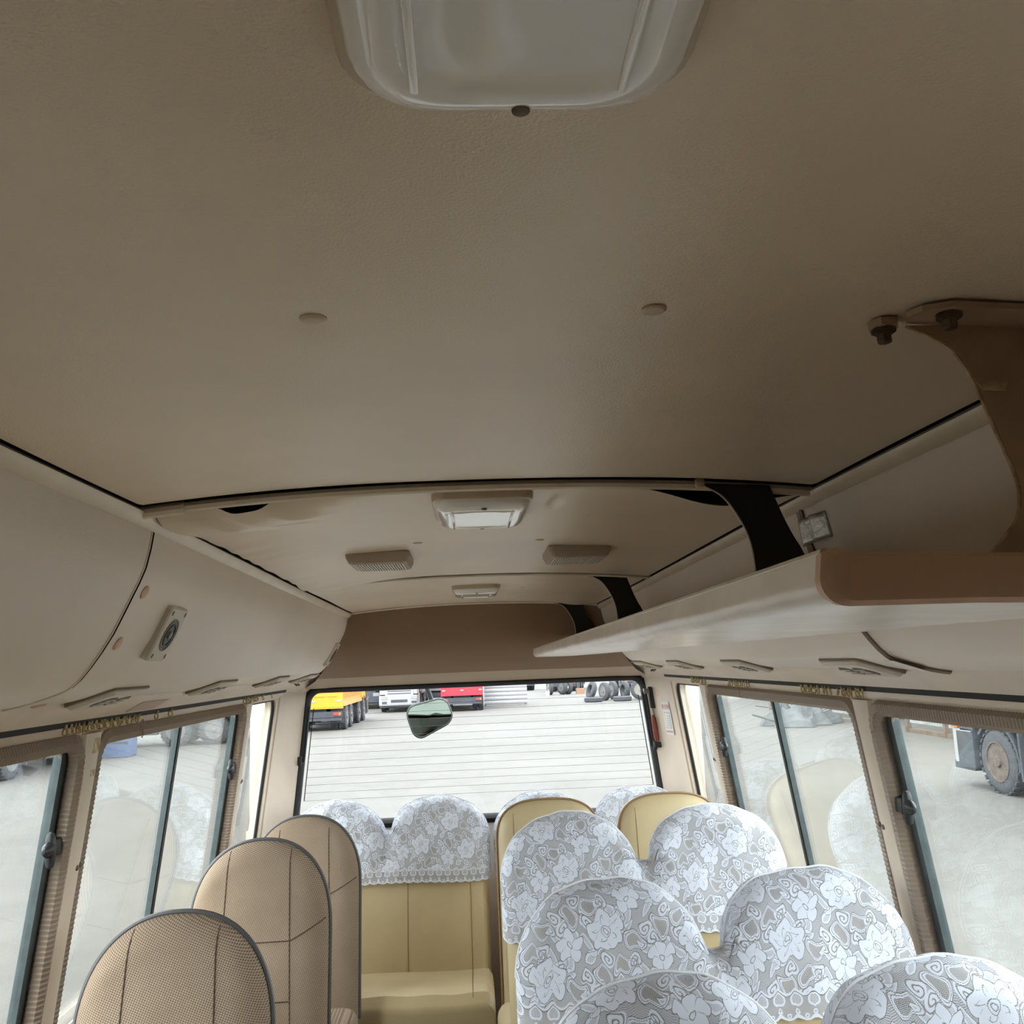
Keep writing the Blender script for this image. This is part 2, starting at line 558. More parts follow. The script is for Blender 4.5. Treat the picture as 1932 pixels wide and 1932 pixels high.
# aisle edge steps under the seats are hidden by the seats; floor skirt closes the body below
ceiling = MB()
sk = [(-.925, 1.500), (-.93, 1.54), (-.90, 1.66), (-.80, 1.82), (-.62, 1.935), (-.35, 1.985), (0, 2.0)]
sk = sk + [(-x, z) for x, z in reversed(sk[:-1])]
ceiling.loft([[(x, y, z) for x, z in sk] for y in (YF - .02, 4.46)], closed=False)
ceiling = ceiling.build('ceiling', 'void', recalc=False)
tag(ceiling, kind='structure')

def headliner(y0, y1, ny, extra):
    def fn(i, j):
        x = lerp(-.538, .538, i)
        y = lerp(y0, y1, j)
        return Vector((x, y, ceil_z(x, y) + extra(x, y, j)))
    o = MB().grid(fn, 130, ny).build('headliner_panel', 'headliner', ceiling)
    return o
def bump2(x, y, cx, cy, sx, sy): return math.exp(-((x - cx) / sx) ** 2 - ((y - cy) / sy) ** 2)
def ex1(x, y, j):
    e = 0.0012 * math.sin(9 * x + 3.1 * y) * math.sin(5.5 * y + 1)
    cr = (y - 1.02) - 0.55 * (x + .25)                      # a long shallow crease
    e -= 0.0010 * math.exp(-(cr / 0.012) ** 2) * math.exp(-((x + .18) / .12) ** 2)
    e += 0.003 * math.exp(-((y - 1.45) / .015) ** 2)
    for bx in (-.152, .134):
        e += 0.003 * math.exp(-((x - bx) ** 2 + (y - .728) ** 2) / .016 ** 2)
    return e
def ex2(x, y, j):
    t = (y - 1.50)
    e = 0.0
    # the vinyl has come away from the rod in both front corners and hangs in folds
    lf = math.exp(-((x + .42) / .16) ** 2)
    belly = (t / .07) * math.exp(1 - t / .07)
    e -= 0.034 * lf * belly
    e -= 0.022 * math.exp(-((x + .405) / .05) ** 2) * math.exp(-t / .03)
    for c0, sl, wd, am in ((-.46, .85, .016, .014), (-.36, 1.0, .020, -.018), (-.28, 1.25, .018, .014), (-.20, 1.5, .016, -.011), (-.43, .3, .012, .010)):
        q_ = x - (c0 + t * sl)
        e += am * math.exp(-(q_ / wd) ** 2) * math.exp(-((t - .10) / .11) ** 2) * math.exp(-((x + .42) / .13) ** 4)
    rf = math.exp(-((x - .40) / .10) ** 2)
    e -= 0.030 * rf * math.exp(-t / .09)
    q = math.exp(-((x + .50) / .07) ** 2)
    e += 0.0016 * q * math.sin(46 * y + 30 * x + 2 * math.sin(9 * y)) * min(1, t * 8)
    e -= 0.016 * math.exp(-((x + .44) / .12) ** 2) * math.exp(-((2.84 - y) / .07) ** 2)
    for cx, cy, k in ((.12, 1.60, 1), (.135, 1.66, -1), (-.115, 1.62, 1)):
        e -= 0.004 * k * bump2(x, y, cx, cy, .010, .05)
    return e
def ex3(x, y, j):
    return 0.0008 * math.sin(12 * x + 8 * y) - 0.012 * math.exp(-((x - .44) / .07) ** 2) * math.exp(-((4.03 - y) / .05) ** 2)
headliner(YF, 1.445, 120, ex1)
headliner(1.495, 2.835, 150, ex2)
headliner(2.865, 4.045, 50, ex3)

def rib(y, rad, x0=-.548, x1=.548):
    pts = [(x, y, ceil_z(x, y) - rad * .4) for x in [lerp(x0, x1, k / 30) for k in range(31)]]
    return MB().tube(pts, rad, 8).build('ceiling_rod', 'moulding', ceiling)
r1 = rib(1.472, .0085)
MB().tube([(-.547 + .011 * k, 1.470, ceil_z(-.547 + .011 * k, 1.47) - .0045) for k in range(7)], .0108, 10).build('rod_sleeve', 'moulding', r1)
rib(2.850, .0055)
rib(4.052, .0055)
for bx, by, br in ((-.152, .730, .0115), (.134, .726, .0105), (-.143, 2.112, .012), (.143, 2.126, .011), (.17, 3.33, .009)):
    z = ceil_z(bx, by)
    MB().lathe([(-.0022, br * .5), (-.0018, br * .85), (-.0004, br), (.004, br)], (bx, by, z), 'z', 20).build('trim_button', 'lamp_base', ceiling)
# long mouldings between ceiling and coves
def ysweep(sec, y0, y1, n=2, closed=True):
    return [[(x, lerp(y0, y1, k / (n - 1)), z) for x, z in sec] for k in range(n)]
for sd in (-1, 1):
    m_ = MB()
    ys = [YF, -.5, .5, 1.46, 2.0, 2.85, 3.5, 4.09]
    rings = []
    for y in ys:
        dz = interp(EDGE, y) - 1.881
        rings.append([(sd * x, y, z + dz) for x, z in ((.5415, 1.878), (.544, 1.8715), (.551, 1.864), (.558, 1.8605), (.566, 1.864), (.562, 1.876), (.552, 1.886))])
    m_.loft(rings)
    m_.build('moulding_strip', 'moulding', ceiling)

WALL = {}
def side_wall(sd):
    nm = 'wall_left' if sd < 0 else 'wall_right'
    # lower panel below the windows is the wall itself
    b = MB()
    for x0, z0, x1, z1 in ((wall_x(.80), .80, wall_x(0), -.05),):
        b.loft([[(sd * x0, y, z0), (sd * (x0 + .05), y, z0), (sd * (x1 + .05), y, z1), (sd * x1, y, z1)] for y in (YF, 4.42)])
    wl = b.build(nm, 'trim', smooth=False)
    tag(wl, kind='structure')
    WALL[sd] = wl
    # cove panels (two per side, with an open seam between them)
    def cove(y0, y1):
        rings = []
        n = 8
        for k in range(n + 1):
            y = lerp(y0, y1, k / n)
            dz = interp(EDGE, y) - 1.881
            rings.append([(sd * x, y, z + dz * max(0, (z - 1.6) / .26)) for x, z in COVE])
        return MB().loft(rings, closed=False).build('cove_panel', 'cove', wl)
    cove(YF, YS - .007)
    cove(YS + .004, YR)
    # rolled edge on the seam
    pts = [(sd * (x + .0005), YS - .009, z - .0005) for x, z in COVE]
    MB().tube(pts, .0028 if sd < 0 else .0065, 6).build('seam_strip', 'moulding' if sd < 0 else 'trim_dark', wl)
    # header above the windows
    MB().loft(ysweep([(sd * .791, 1.574), (sd * .797, 1.566), (sd * .803, 1.560), (sd * .834, 1.538), (sd * .838, 1.534)], YF, 4.13), closed=False).build('window_header', 'trim', wl)
    MB().loft(ysweep([(sd * .838, 1.5345), (sd * .846, 1.5345), (sd * .852, 1.522), (sd * .843, 1.5225)], YF, 4.13)).build('curtain_rail', 'rubber', wl)
    MB().loft(ysweep([(sd * .845, 1.5225), (sd * .850, 1.5195), (sd * .856, 1.512), (sd * .872, 1.499), (sd * .92, 1.499)], YF, 4.13), closed=False).build('rail_lip', 'trim', wl)
    return wl
side_wall(-1)
side_wall(1)

TILE = [-.95, .575, 2.115, 3.555, 4.115]
ZH0, ZH1 = .80, 1.496
def opening(i):
    return TILE[i] + .034, TILE[i + 1] - .038
def rr3(sd, y0, y1, z0, z1, r, n=6, off=0.0):
    out = []
    for y, z in rrect((y0 + y1) / 2, (z0 + z1) / 2, (y1 - y0) / 2, (z1 - z0) / 2, r, n):
        out.append(Vector((sd * (wall_x(z) + off), y, z)))
    return out
wn = 0
def tube_bumpy(b, pts, rad, amp, freq):
    # pleated trim: resample finely and ripple the radius
    L = [Vector(p) for p in pts] + [Vector(pts[0])]
    acc, out, tot = 0.0, [], 0.0
    step = .0035
    for a, c in zip(L, L[1:]):
        dl = (c - a).length
        n = max(1, int(dl / step))
        for k in range(n):
            out.append(a.lerp(c, k / n))
    N = len(out)
    def rf(t): return rad + amp * math.sin(2 * PI * t * N * step / freq)
    return b.tube(out, rf, 7, closed=True)

def side_window(sd, i, detailed=True):
    global wn
    wn += 1
    y0, y1 = opening(i)
    t0, t1 = TILE[i], TILE[i + 1]
    wl = WALL[sd]
    # wall sheet with the rounded hole
    hole = rr3(sd, y0, y1, ZH0, ZH1, .055, 6)
    outer = []
    cy, cz = (y0 + y1) / 2, (ZH0 + ZH1) / 2
    zb, zt = .72, 1.5005
    for p in hole:
        dy, dz = p.y - cy, p.z - cz
        k = min(((t1 if dy > 0 else t0) - cy) / dy if abs(dy) > 1e-6 else 1e9, ((zt if dz > 0 else zb) - cz) / dz if abs(dz) > 1e-6 else 1e9)
        yy, zz = cy + dy * k, cz + dz * k
        outer.append(Vector((sd * wall_x(zz), yy, zz)))
    for c, z in ((t0, zb), (t1, zb), (t1, zt), (t0, zt)):      # square the corners
        q = Vector((sd * wall_x(z), c, z))
        j = min(range(len(outer)), key=lambda a: (outer[a] - q).length)
        outer[j] = q
    n = len(hole)
    deep = [p + Vector((sd * .045, 0, 0)) for p in hole]
    b = MB()
    b.loft([outer, hole, deep], True, False)
    b.build('window_surround', 'trim', wl, recalc=False)
    win = empty('window_%d' % wn, (sd * wall_x(.8), (y0 + y1) / 2, ZH0), kind='structure')
    # pleated sealing trim round the opening
    if i == 3:
        b = MB().tube(rr3(sd, y0 + .004, y1 - .004, ZH0, ZH1, .055, 6, .012), .007, 8, closed=True)
        b.build('rubber_seal', 'rubber', win)
        b = MB()
        b.add([Vector((sd * (wall_x(z) + .026), y, z)) for y, z in ((y0 - .01, ZH0), (y1 + .01, ZH0), (y1 + .01, ZH1 + .002), (y0 - .01, ZH1 + .002))] +
              [Vector((sd * (wall_x(z) + .030), y, z)) for y, z in ((y0 - .01, ZH0), (y1 + .01, ZH0), (y1 + .01, ZH1 + .002), (y0 - .01, ZH1 + .002))],
              [(0, 1, 2, 3), (4, 7, 6, 5), (0, 4, 5, 1), (1, 5, 6, 2), (2, 6, 7, 3), (3, 7, 4, 0)])
        b.build('glass_pane', 'glass_side', win, smooth=False)
        return win
    b = MB()
    tube_bumpy(b, rr3(sd, y0 + .004, y1 - .016, ZH0 + .01, ZH1 - .008, .05, 8, .006), .0205, .0012, .0105)
    b.build('pleated_seal', 'pleat', win)
    b = MB().tube(rr3(sd, y0 + .022, y1 - .046, ZH0 + .03, ZH1 - .028, .04, 8, .020), .0035, 6, closed=True)
    b.build('seal_bead', 'trim', win)
    ya, yb = y0 + .015, y1 - .050           # glass run
    ym = (ya + yb) / 2 + .035
    def bar(name, yy0, yy1, o0, o1, m_, z0=ZH0 + .01, z1=ZH1 - .02):
        q = MB()
        q.loft([[Vector((sd * (wall_x(z) + o0), yy0, z)), Vector((sd * (wall_x(z) + o0), yy1, z)), Vector((sd * (wall_x(z) + o1), yy1, z)), Vector((sd * (wall_x(z) + o1), yy0, z))] for z in (z0, z1)])
        return q.build(name, m_, win, smooth=False)
    def pane(yy0, yy1, o):
        q = MB()
        q.loft([[Vector((sd * (wall_x(z) + o), yy0, z)), Vector((sd * (wall_x(z) + o), yy1, z)), Vector((sd * (wall_x(z) + o + .004), yy1, z)), Vector((sd * (wall_x(z) + o + .004), yy0, z))] for z in (ZH0 + .005, ZH1 - .012)])
        return q.build('glass_pane', 'glass_side', win, smooth=False)
    pane(ya - .03, ym + .012, .040)
    pane(ym + .004, yb + .035, .026)
    st = bar('sash_bar', yb - .012, yb + .030, .016, .034, 'alu')
    bar('sash_felt', yb + .006, yb + .012, .0145, .018, 'alu_dark').parent = st
    dv = bar('divider_bar', ym - .006, ym + .008, .026, .046, 'alu_dark')
    bar('divider_edge', ym - .011, ym - .006, .030, .046, 'alu')
    # sliding latch on the sash and its keeper by the pillar ahead
    if i == 1 or i == 2 or i == 0:
        z = 1.275
        X = sd * (wall_x(z) + .008)
        la = empty('latch', (X, yb - .002, z))
        la.parent = win
        la.matrix_parent_inverse = Matrix.Translation(win.location).inverted()
        q = MB()
        q.rbox((X - .014, yb - .012, z - .017), (X + .012, yb + .024, z + .017), .004)
        q.rbox((X - .010, yb + .014, z - .012), (X + .010, yb + .032, z + .020), .003)
        lb = q.build('latch_body', 'black', win)
        q = MB()
        prof = [(-.050, .004), (-.046, .014), (-.030, .019), (0, .021), (.026, .019), (.040, .013), (.044, .004)]
        rings = []
        for a, r in prof:
            rings.append([Vector((X - sd * .004 + sd * r * .55 * math.cos(t), yb - .020 + r * .45 * math.sin(t), z + a * .78)) for t in [2 * PI * k / 12 for k in range(12)]])
        q.loft(rings)
        rings = []
        for s_, r in ((0, .017), (.012, .015), (.022, .010), (.026, .004)):
            rings.append([Vector((X - sd * .004 + r * .7 * math.cos(t), yb - .024 - s_, z + r * math.sin(t))) for t in [2 * PI * k / 12 for k in range(12)]])
        q.loft(rings)
        q.build('latch_handle', 'latch_grey', lb)
        bpy.data.objects.remove(la)
        if i > 0:
            q = MB().rbox((sd * (wall_x(z) + .004) - .008, y0 + .010, z - .013), (sd * (wall_x(z) + .004) + .008, y0 + .032, z + .013), .003)
            q.build('latch_keeper', 'black', win)
    return win
M['pleat'] = mat('pleated_brown_vinyl', (150, 134, 120), 0.45, spec=0.4)
M['latch_grey'] = mat('charcoal_latch_plastic', (36, 38, 41), 0.4)
for sd in (-1, 1):
    for i in (1, 2, 3):
        side_window(sd, i)
    wl = WALL[sd]
    # unseen wall closing the front windows to dim the ceiling; pillar covers between the windows
    MB().loft([[(sd * wall_x(z), y, z), (sd * (wall_x(z) + .05), y, z)] for y, z in ((YF, .72), (YF, 1.5005))], closed=False)
    b = MB()
    b.add([Vector((sd * wall_x(z), y, z)) for y, z in ((YF, .72), (TILE[1], .72), (TILE[1], 1.5005), (YF, 1.5005))], [(0, 1, 2, 3)])
    b.build('unseen_wall_panel', 'trim', wl, smooth=False)
    for t in TILE[1:4]:
        rings = []
        for k in range(9):
            z = lerp(.74, 1.500, k / 8)
            fl = .02 * max(0, (z - 1.455) / .045) ** 2        # flares into the header
            rings.append([Vector((sd * (wall_x(z) + o), t + yy * (1 + fl * 30 * (abs(yy) > .03)), z)) for yy, o in
                          ((-.040, .004), (-.034, -.009), (-.02, -.013), (.012, -.013), (.026, -.010), (.033, .002), (.033, .02), (-.040, .02))])
        pl = MB().loft(rings).build('pillar_cover', 'trim', wl)
        if t > 1:
            for dy in (.006, .024):
                z = 1.214
                X = sd * (wall_x(z) - .012)
                q = MB().lathe([(0, .0062), (.002, .0062), (.004, .003)], (X, t + dy, z + (.003 if dy > .01 else 0)), 'x', 10)
                if sd > 0:
                    q = MB().lathe([(0, .0062), (-.002, .0062), (-.004, .003)], (X, t + dy, z + (.003 if dy > .01 else 0)), 'x', 10)
                q.build('screw', 'bolt', pl)
    if True:
        # yellowed tape remains at the top of the front-left pillar, one scrap on the right
        t = TILE[2]
        def patch(y0, y1, z0, z1, m_='oldtape', nm='tape_residue'):
            q = MB()
            ns = 5
            vs_ = []
            for k in range(ns + 1):
                z = lerp(z0, z1, k / ns)
                jit = random.uniform(-.004, .004)
                vs_.append([Vector((sd * (wall_x(z) - .0138), y0 + jit, z)), Vector((sd * (wall_x(z) - .0138), y1 - jit, z)),
                            Vector((sd * (wall_x(z) - .0128), y1 - jit, z)), Vector((sd * (wall_x(z) - .0128), y0 + jit, z))])
            q.loft(vs_)
            return q.build(nm, m_, wl, smooth=False)
        if sd < 0:
            patch(t - .014, t + .016, 1.456, 1.488)
            patch(t - .006, t + .010, 1.406, 1.420)

# ---- rear end: bulkhead, corner panels, lower wall, window
wr = MB().box((-1.07, 4.38, -.05), (1.07, 4.43, .90)).build('wall_rear', 'trim', smooth=False)
tag(wr, kind='structure')
def bulk(i, j):
    # j: 0 at the last ceiling rod, 1 at the window head; i across
    z0 = None
    s = lerp(-1, 1, i)
    hw = interp([(0, .552), (.15, .572), (.35, .605), (.55, .640), (.75, .680), (.9, .735), (1, .800)], j)
    x = s * hw
    ztop = ceil_z(min(.54, abs(x) * .96), 4.06) - .002
    z = lerp(ztop, 1.528, j)
    y = 4.058 + .085 * j + .21 * max(0, (j - .35) / .65) ** 2.0
    e = max(0.0, (abs(s) - .80) / .20)
    y -= .05 * e * e * math.sin(PI * min(1, j * 1.02) * .72 + .1)
    return Vector((x, y, z))
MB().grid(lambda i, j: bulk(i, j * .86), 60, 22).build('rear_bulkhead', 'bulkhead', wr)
MB().grid(lambda i, j: bulk(i, lerp(.86, 1, j)), 60, 8).build('lit_bulkhead_lip', 'lip', wr)  # lower curve coloured lighter for the light it catches
for sd in (-1, 1):
    # corner pillar panel from the quarter window to the rear glass
    rings = []
    for z in (.72, 1.0, 1.3, 1.50, 1.545):
        xt = .772 + (1.51 - z) * .112
        rings.append([Vector((sd * (wall_x(z) + .004), 4.112, z)), Vector((sd * (wall_x(z) - .006), 4.118, z)), Vector((sd * (wall_x(z) - .012), 4.15, z)), Vector((sd * (wall_x(z) - .014), 4.165, z)),
                      Vector((sd * (xt + .045), 4.31, z)), Vector((sd * (xt + .02), 4.345, z)), Vector((sd * (xt + .012), 4.39, z))])
    MB().loft(rings, closed=False).build('corner_panel', 'trim', wr)
    # moulded end piece over the corner, with two small slots
    q = MB()
    rings = []
    for a, (y, dx, dz) in enumerate(((4.085, 0, 0), (4.125, .004, -.002), (4.20, .0, -.006), (4.27, -.02, -.01), (4.33, -.05, -.012), (4.375, -.07, -.012))):
        rings.append([Vector((sd * (.700 + dx * .8), y, 1.600 + dz)), Vector((sd * (.791 + dx), y, 1.577 + dz)), Vector((sd * (.812 + dx), y, 1.557 + dz)),
                      Vector((sd * (.842 + dx), y, 1.532 + dz)), Vector((sd * (.862 + dx), y, 1.516 + dz)), Vector((sd * (.875 + dx), y, 1.49 + dz))])
    q.loft(rings, closed=False).build('corner_moulding', 'trim', wr)
    for dy in (0, .05):
        q = MB().box((-.004, -.003, -.012), (.004, .003, .012), Matrix.Rotation(sd * .9, 3, 'Y'))
        q.v = [p + Vector((sd * .806, 4.155 + dy, 1.556)) for p in q.v]
        q.build('corner_slot', 'trim_dark', wr)
# rear window
wn += 1
rw = empty('window_%d' % wn, (0, 4.37, .93), kind='structure')
def rw_pt(s, z, off=0.0, y=4.372):
    return Vector((s * (.776 + (1.51 - z) * .110 + off), y, z))
def rw_loop(off, zt, zb, y, r=.04):
    out = []
    for x, z in rrect(0, (zt + zb) / 2, .80 + off, (zt - zb) / 2 + off, r, 6):
        k = (.776 + (1.51 - z) * .110) / .80
        out.append(Vector((x * k, y, z)))
    return out
zt, zb = 1.512, .925
b = MB()
b.loft([rw_loop(.042, zt, zb, 4.400, .06), rw_loop(.030, zt, zb, 4.352, .055), rw_loop(.012, zt, zb, 4.346, .05), rw_loop(.0, zt, zb, 4.360, .04), rw_loop(-.006, zt, zb, 4.385, .04)], True, False)
b.build('rubber_gasket', 'rubber', rw)
b = MB()
b.loft([rw_loop(.008, zt, zb, 4.374, .04), rw_loop(.008, zt, zb, 4.379, .04)], True, True)
b.build('glass_pane', 'glass_rear', rw, smooth=False)
# wall frame round the rubber_gasket
b = MB()
b.loft([rw_loop(.040, zt, zb, 4.372, .06), [Vector((max(-1.05, min(1.05, p.x * 1.22)), 4.395, min(1.60, max(.70, 1.2 + (p.z - 1.2) * 1.35)))) for p in rw_loop(.04, zt, zb, 4.38, .06)]], True, False)
b.build('window_surround', 'trim', rw)
# heater lines printed on the glass, joined at both ends by a bus line
for k in range(13):
    z = 1.438 - k * .0345
    xa = .776 + (1.51 - z) * .110 - .022
    MB().tube([(-xa, 4.3725, z), (-.3, 4.3725, z + .001), (.3, 4.3725, z + .001), (xa, 4.3725, z)], .00075, 5).build('heater_line', 'heater', rw)
for sd in (-1, 1):
    MB().tube([(sd * (.776 + (1.51 - z) * .110 - .022), 4.3725, z) for z in (1.438, 1.2, 1.024)], .0022, 5).build('heater_bus', 'rubber', rw)
    # slim dark lead beside the glass
    MB().tube([(sd * (.776 + (1.51 - z) * .110 - .004), 4.350, z) for z in (1.45, 1.25, 1.20)], .004, 6).build('heater_lead', 'rubber', rw)
    MB().rbox((sd * .822 - .008, 4.335, 1.185), (sd * .822 + .008, 4.352, 1.225), .003).build('lead_clip', 'black', rw)
# rear outer skin above the glass and unseen front wall close the body
b = MB()
b.box((-1.0, 4.405, 1.53), (1.0, 4.44, 2.0))
b.box((-1.06, 4.40, .70), (-.90, 4.44, 1.6))
b.box((.90, 4.40, .70), (1.06, 4.44, 1.6))
b.build('outer_skin', 'skin', wr, smooth=False)
wf = MB().box((-1.09, YF - .04, -.05), (1.09, YF, 2.0)).build('unseen_wall_front', 'bulkhead', smooth=False)  # unseen, added solid and dark to cut light from behind the camera
tag(wf, kind='structure')

# ------------------------------------------------------------------ ceiling lamps and vents
def dome_light(y0, y1, hw, label):
    yc = (y0 + y1) / 2
    zc = min(ceil_z(0, y0), ceil_z(0, y1)) - .001
    t = empty('dome_light', (0, yc, zc), label, 'ceiling light', 'dome lights along the ceiling')
    hl = (y1 - y0) / 2
    def ring(dx, z, r): return [Vector((x, y, zc + z)) for x, y in rrect(0, yc, hw + dx, hl + dx, r, 6)]
    b = MB()
    b.loft([ring(.006, .004, .03), ring(.006, -.006, .03), ring(.004, -.010, .03), ring(-.004, -.011, .028)], True, True)
    b.build('base_frame', 'lamp_base', t)
    b = MB()
    b.loft([ring(.001, -.008, .036), ring(.0, -.014, .036), ring(-.004, -.022, .036), ring(-.012, -.0265, .034), ring(-.020, -.028, .03),
            ring(-.026, -.0275, .026), ring(-.030, -.0262, .024), ring(-.05, -.0262, .02), ring(-.066, -.0262, .006)], True, True)
    b.build('lens', 'lens', t)
    for sx in (-1, 1):                                     # raised bars along both sides of the lens
        MB().rbox((sx * (hw - .030) - .0022, yc - hl + .028, zc - .0298), (sx * (hw - .030) + .0022, yc + hl - .028, zc - .0255), .001).build('lens_bar', 'lens', t)
    for sy in (-1, 1):
        q = MB().lathe([(0, .0045), (-.0012, .0045), (-.002, .002)], (0.002, yc + sy * (hl - .011), zc - .0262), 'z', 12)
        q.build('screw', 'bolt', t)
    return t
dome_light(.150, .412, .078, 'large white dome light on the ceiling at the top of the picture')
dome_light(1.525, 1.775, .082, 'bright white dome light on the ceiling beside the thick rod')
dome_light(3.20, 3.43, .080, 'farthest small white dome light on the rear ceiling')

def ceiling_vent(xc, yc, label):
    zc = ceil_z(xc, yc) + .002
    t = empty('ceiling_vent', (xc, yc, zc), label, 'air vent', 'louvred air vents on the ceiling')
    def ring(hx, hy, z, r=.012): return [Vector((x, y, zc + z)) for x, y in rrect(xc, yc, hx, hy, r, 4)]
    MB().loft([ring(.078, .105, 0), ring(.077, .104, -.012), ring(.070, .096, -.026), ring(.066, .092, -.0265)], True, True).build('housing', 'vent', t)
    fr = MB()
    fr.loft([ring(.062, .086, -.0262, .006), ring(.062, .086, -.0285, .006), ring(.057, .080, -.0285, .004), ring(.057, .080, -.0265, .004)], True, False)
    fr.build('grille_frame', 'vent_face', t)
    MB().box((xc - .057, yc - .080, zc - .0272), (xc + .057, yc + .080, zc - .0268)).build('dark_opening', 'rubber', t)
    for k in range(17):
        x = xc - .0528 + k * .0066
        MB().box((x - .0019, yc - .080, zc - .0292), (x + .0019, yc + .080, zc - .0272)).build('slat', 'vent_face', t, smooth=False)
    MB().box((xc - .057, yc - .0016, zc - .0294), (xc + .057, yc + .0016, zc - .0274)).build('slat_tie', 'vent_face', t, smooth=False)
ceiling_vent(-.248, 2.32, 'beige louvred ceiling vent on the fabric-seat side of the aisle')
ceiling_vent(.250, 2.32, 'beige louvred ceiling vent in the shade near the luggage rack')

# ------------------------------------------------------------------ fittings on the coves
def cove_frame(sd, x=None, z=None):
    """point, tangent (down and outward) and inward normal of the cove section"""
    for (x0, z0), (x1, z1) in zip(COVE, COVE[1:]):
        if (z is not None and z1 <= z <= z0) or (x is not None and x0 <= x <= x1):
            k = (z0 - z) / (z0 - z1) if z is not None else (x - x0) / (x1 - x0)
            p = Vector((sd * lerp(x0, x1, k), 0, lerp(z0, z1, k)))
            tg = Vector((sd * (x1 - x0), 0, z1 - z0)).normalized()
            n = Vector((-sd * abs(tg.z), 0, -abs(tg.x))).normalized()
            return p, tg, n
def on_cove(sd, y, **kw):
    p, tg, n = cove_frame(sd, **kw)
    p = p + Vector((0, y, 0))
    return lambda a, b, c: p + Vector((0, a, 0)) + tg * b + n * c
def plate_rings(F, outl):
    return [[F(a, b, c) for a, b in rrect(0, 0, hx, hy, r, 5)] for hx, hy, r, c in outl]

def wall_speaker(sd, y, z, label):
    F = on_cove(sd, y, z=z)
    t = empty('wall_speaker', F(0, 0, 0), label, 'speaker', 'square speakers on the cove')
    MB().loft(plate_rings(F, [(.050, .055, .010, -.004), (.050, .055, .010, .009), (.047, .052, .010, .012), (.034, .042, .006, .012)])).build('frame', 'vent_face', t)
    MB().loft([[F(r * math.cos(a), r * math.sin(a), c) for a in [2 * PI * k / 28 for k in range(28)]] for r, c in ((.033, .0118), (.033, .0135), (.0305, .0140), (.029, .0125))], True, False).build('cone_ring', 'trim_dark', t)
    MB().loft([[F(r * math.cos(a), r * math.sin(a), c) for a in [2 * PI * k / 28 for k in range(28)]] for r, c in ((.030, .0126), (.024, .0128), (.020, .0122), (.009, .0124), (.0088, .0126))], True, True).build('cone', 'black', t)
    MB().tube([F(.0215 * math.cos(a), .0215 * math.sin(a), .0132) for a in [2 * PI * k / 28 for k in range(28)]], .0009, 5, closed=True).build('cone_rim', 'wire', t)
    MB().loft([[F(r * math.cos(a), r * math.sin(a), c) for a in [2 * PI * k / 16 for k in range(16)]] for r, c in ((.0085, .0124), (.007, .0155), (.003, .0165))]).build('dust_cap', 'wire', t)
    for a in (-1, 1):
        for b in (-1, 1):
            MB().loft([[F(a * .036 + .0042 * math.cos(q), b * .0435 + .0048 * math.sin(q), c) for q in [2 * PI * k / 10 for k in range(10)]] for c in (.0116, .0126)]).build('mounting_hole', 'black', t)
wall_speaker(-1, 1.795, 1.700, 'square speaker with black cone on the beige cove above the window')
wall_speaker(-1, 4.010, 1.680, 'small far speaker on the cove beside the rear bulkhead')

def air_outlet(sd, y, label):
    F = on_cove(sd, y, x=.742)
    t = empty('air_outlet', F(0, 0, 0), label, 'air vent', 'air outlet plates under the coves')
    MB().loft(plate_rings(F, [(.1015, .0495, .013, -.003), (.1015, .0495, .013, .0035)])).build('shadow_rim', 'trim_dark', t)  # dark frame added for the shade round the plate edge
    MB().loft(plate_rings(F, [(.098, .046, .012, -.003), (.098, .046, .012, .006), (.094, .042, .010, .0115), (.086, .036, .008, .012)])).build('plate', 'vent_face', t)
    for s in (-1, 1):
        MB().loft([[F(s * .034 + .031 * math.cos(q), .026 * math.sin(q), c) for q in [2 * PI * k / 20 for k in range(20)]] for c in (.0115, .0128)]).build('opening', 'black', t)
        for k in (-1, 0, 1):
            MB().loft([[F(s * .034 + a, k * .013 + b, c) for a, b in ((-.024, -.0018), (.024, -.0018), (.024, .0018), (-.024, .0018))] for c in (.0122, .0150)]).build('louvre', 'vent_face', t, smooth=False)
    return t
for y, wh in ((1.865, 'nearest of the air outlet plates under the fabric-seat side cove'), (2.60, 'second air outlet plate from the camera on the fabric-seat side cove'),
              (3.36, 'third air outlet plate from the camera on the fabric-seat side cove'), (4.00, 'rearmost air outlet plate on the fabric-seat side cove')):
    air_outlet(-1, y, wh)
for y, wh in ((1.06, 'air outlet plate cut by the right picture edge below the rack'), (1.80, 'large air outlet plate below the rack beside the brown cove seam'),
              (2.56, 'air outlet plate below the rack above the divided side window'), (3.30, 'small air outlet plate below the far part of the rack'),
              (4.00, 'rearmost air outlet plate in the corner next to the rear window')):
    air_outlet(1, y, wh)
for y, kw, r in ((1.600, dict(z=1.762), .0125), (1.602, dict(z=1.676), .0125), (1.64, dict(x=.775), .012)):
    F = on_cove(-1, y, **kw)
    MB().loft([[F(q * math.cos(a), q * math.sin(a), c) for a in [2 * PI * k / 16 for k in range(16)]] for q, c in ((r, -.002), (r, .002), (r * .8, .0035), (r * .4, .004))]).build('screw_cap', 'rack_end', WALL[-1])
# paper scrap stuck over the right seam
F = on_cove(1, 1.545, x=.715)
MB().loft([[F(a, b, c) for a, b in ((-.016, -.03), (.012, -.034), (.016, .034), (-.010, .038))] for c in (.0075, .0082)]).build('paper_scrap', 'paper', WALL[1], smooth=False)

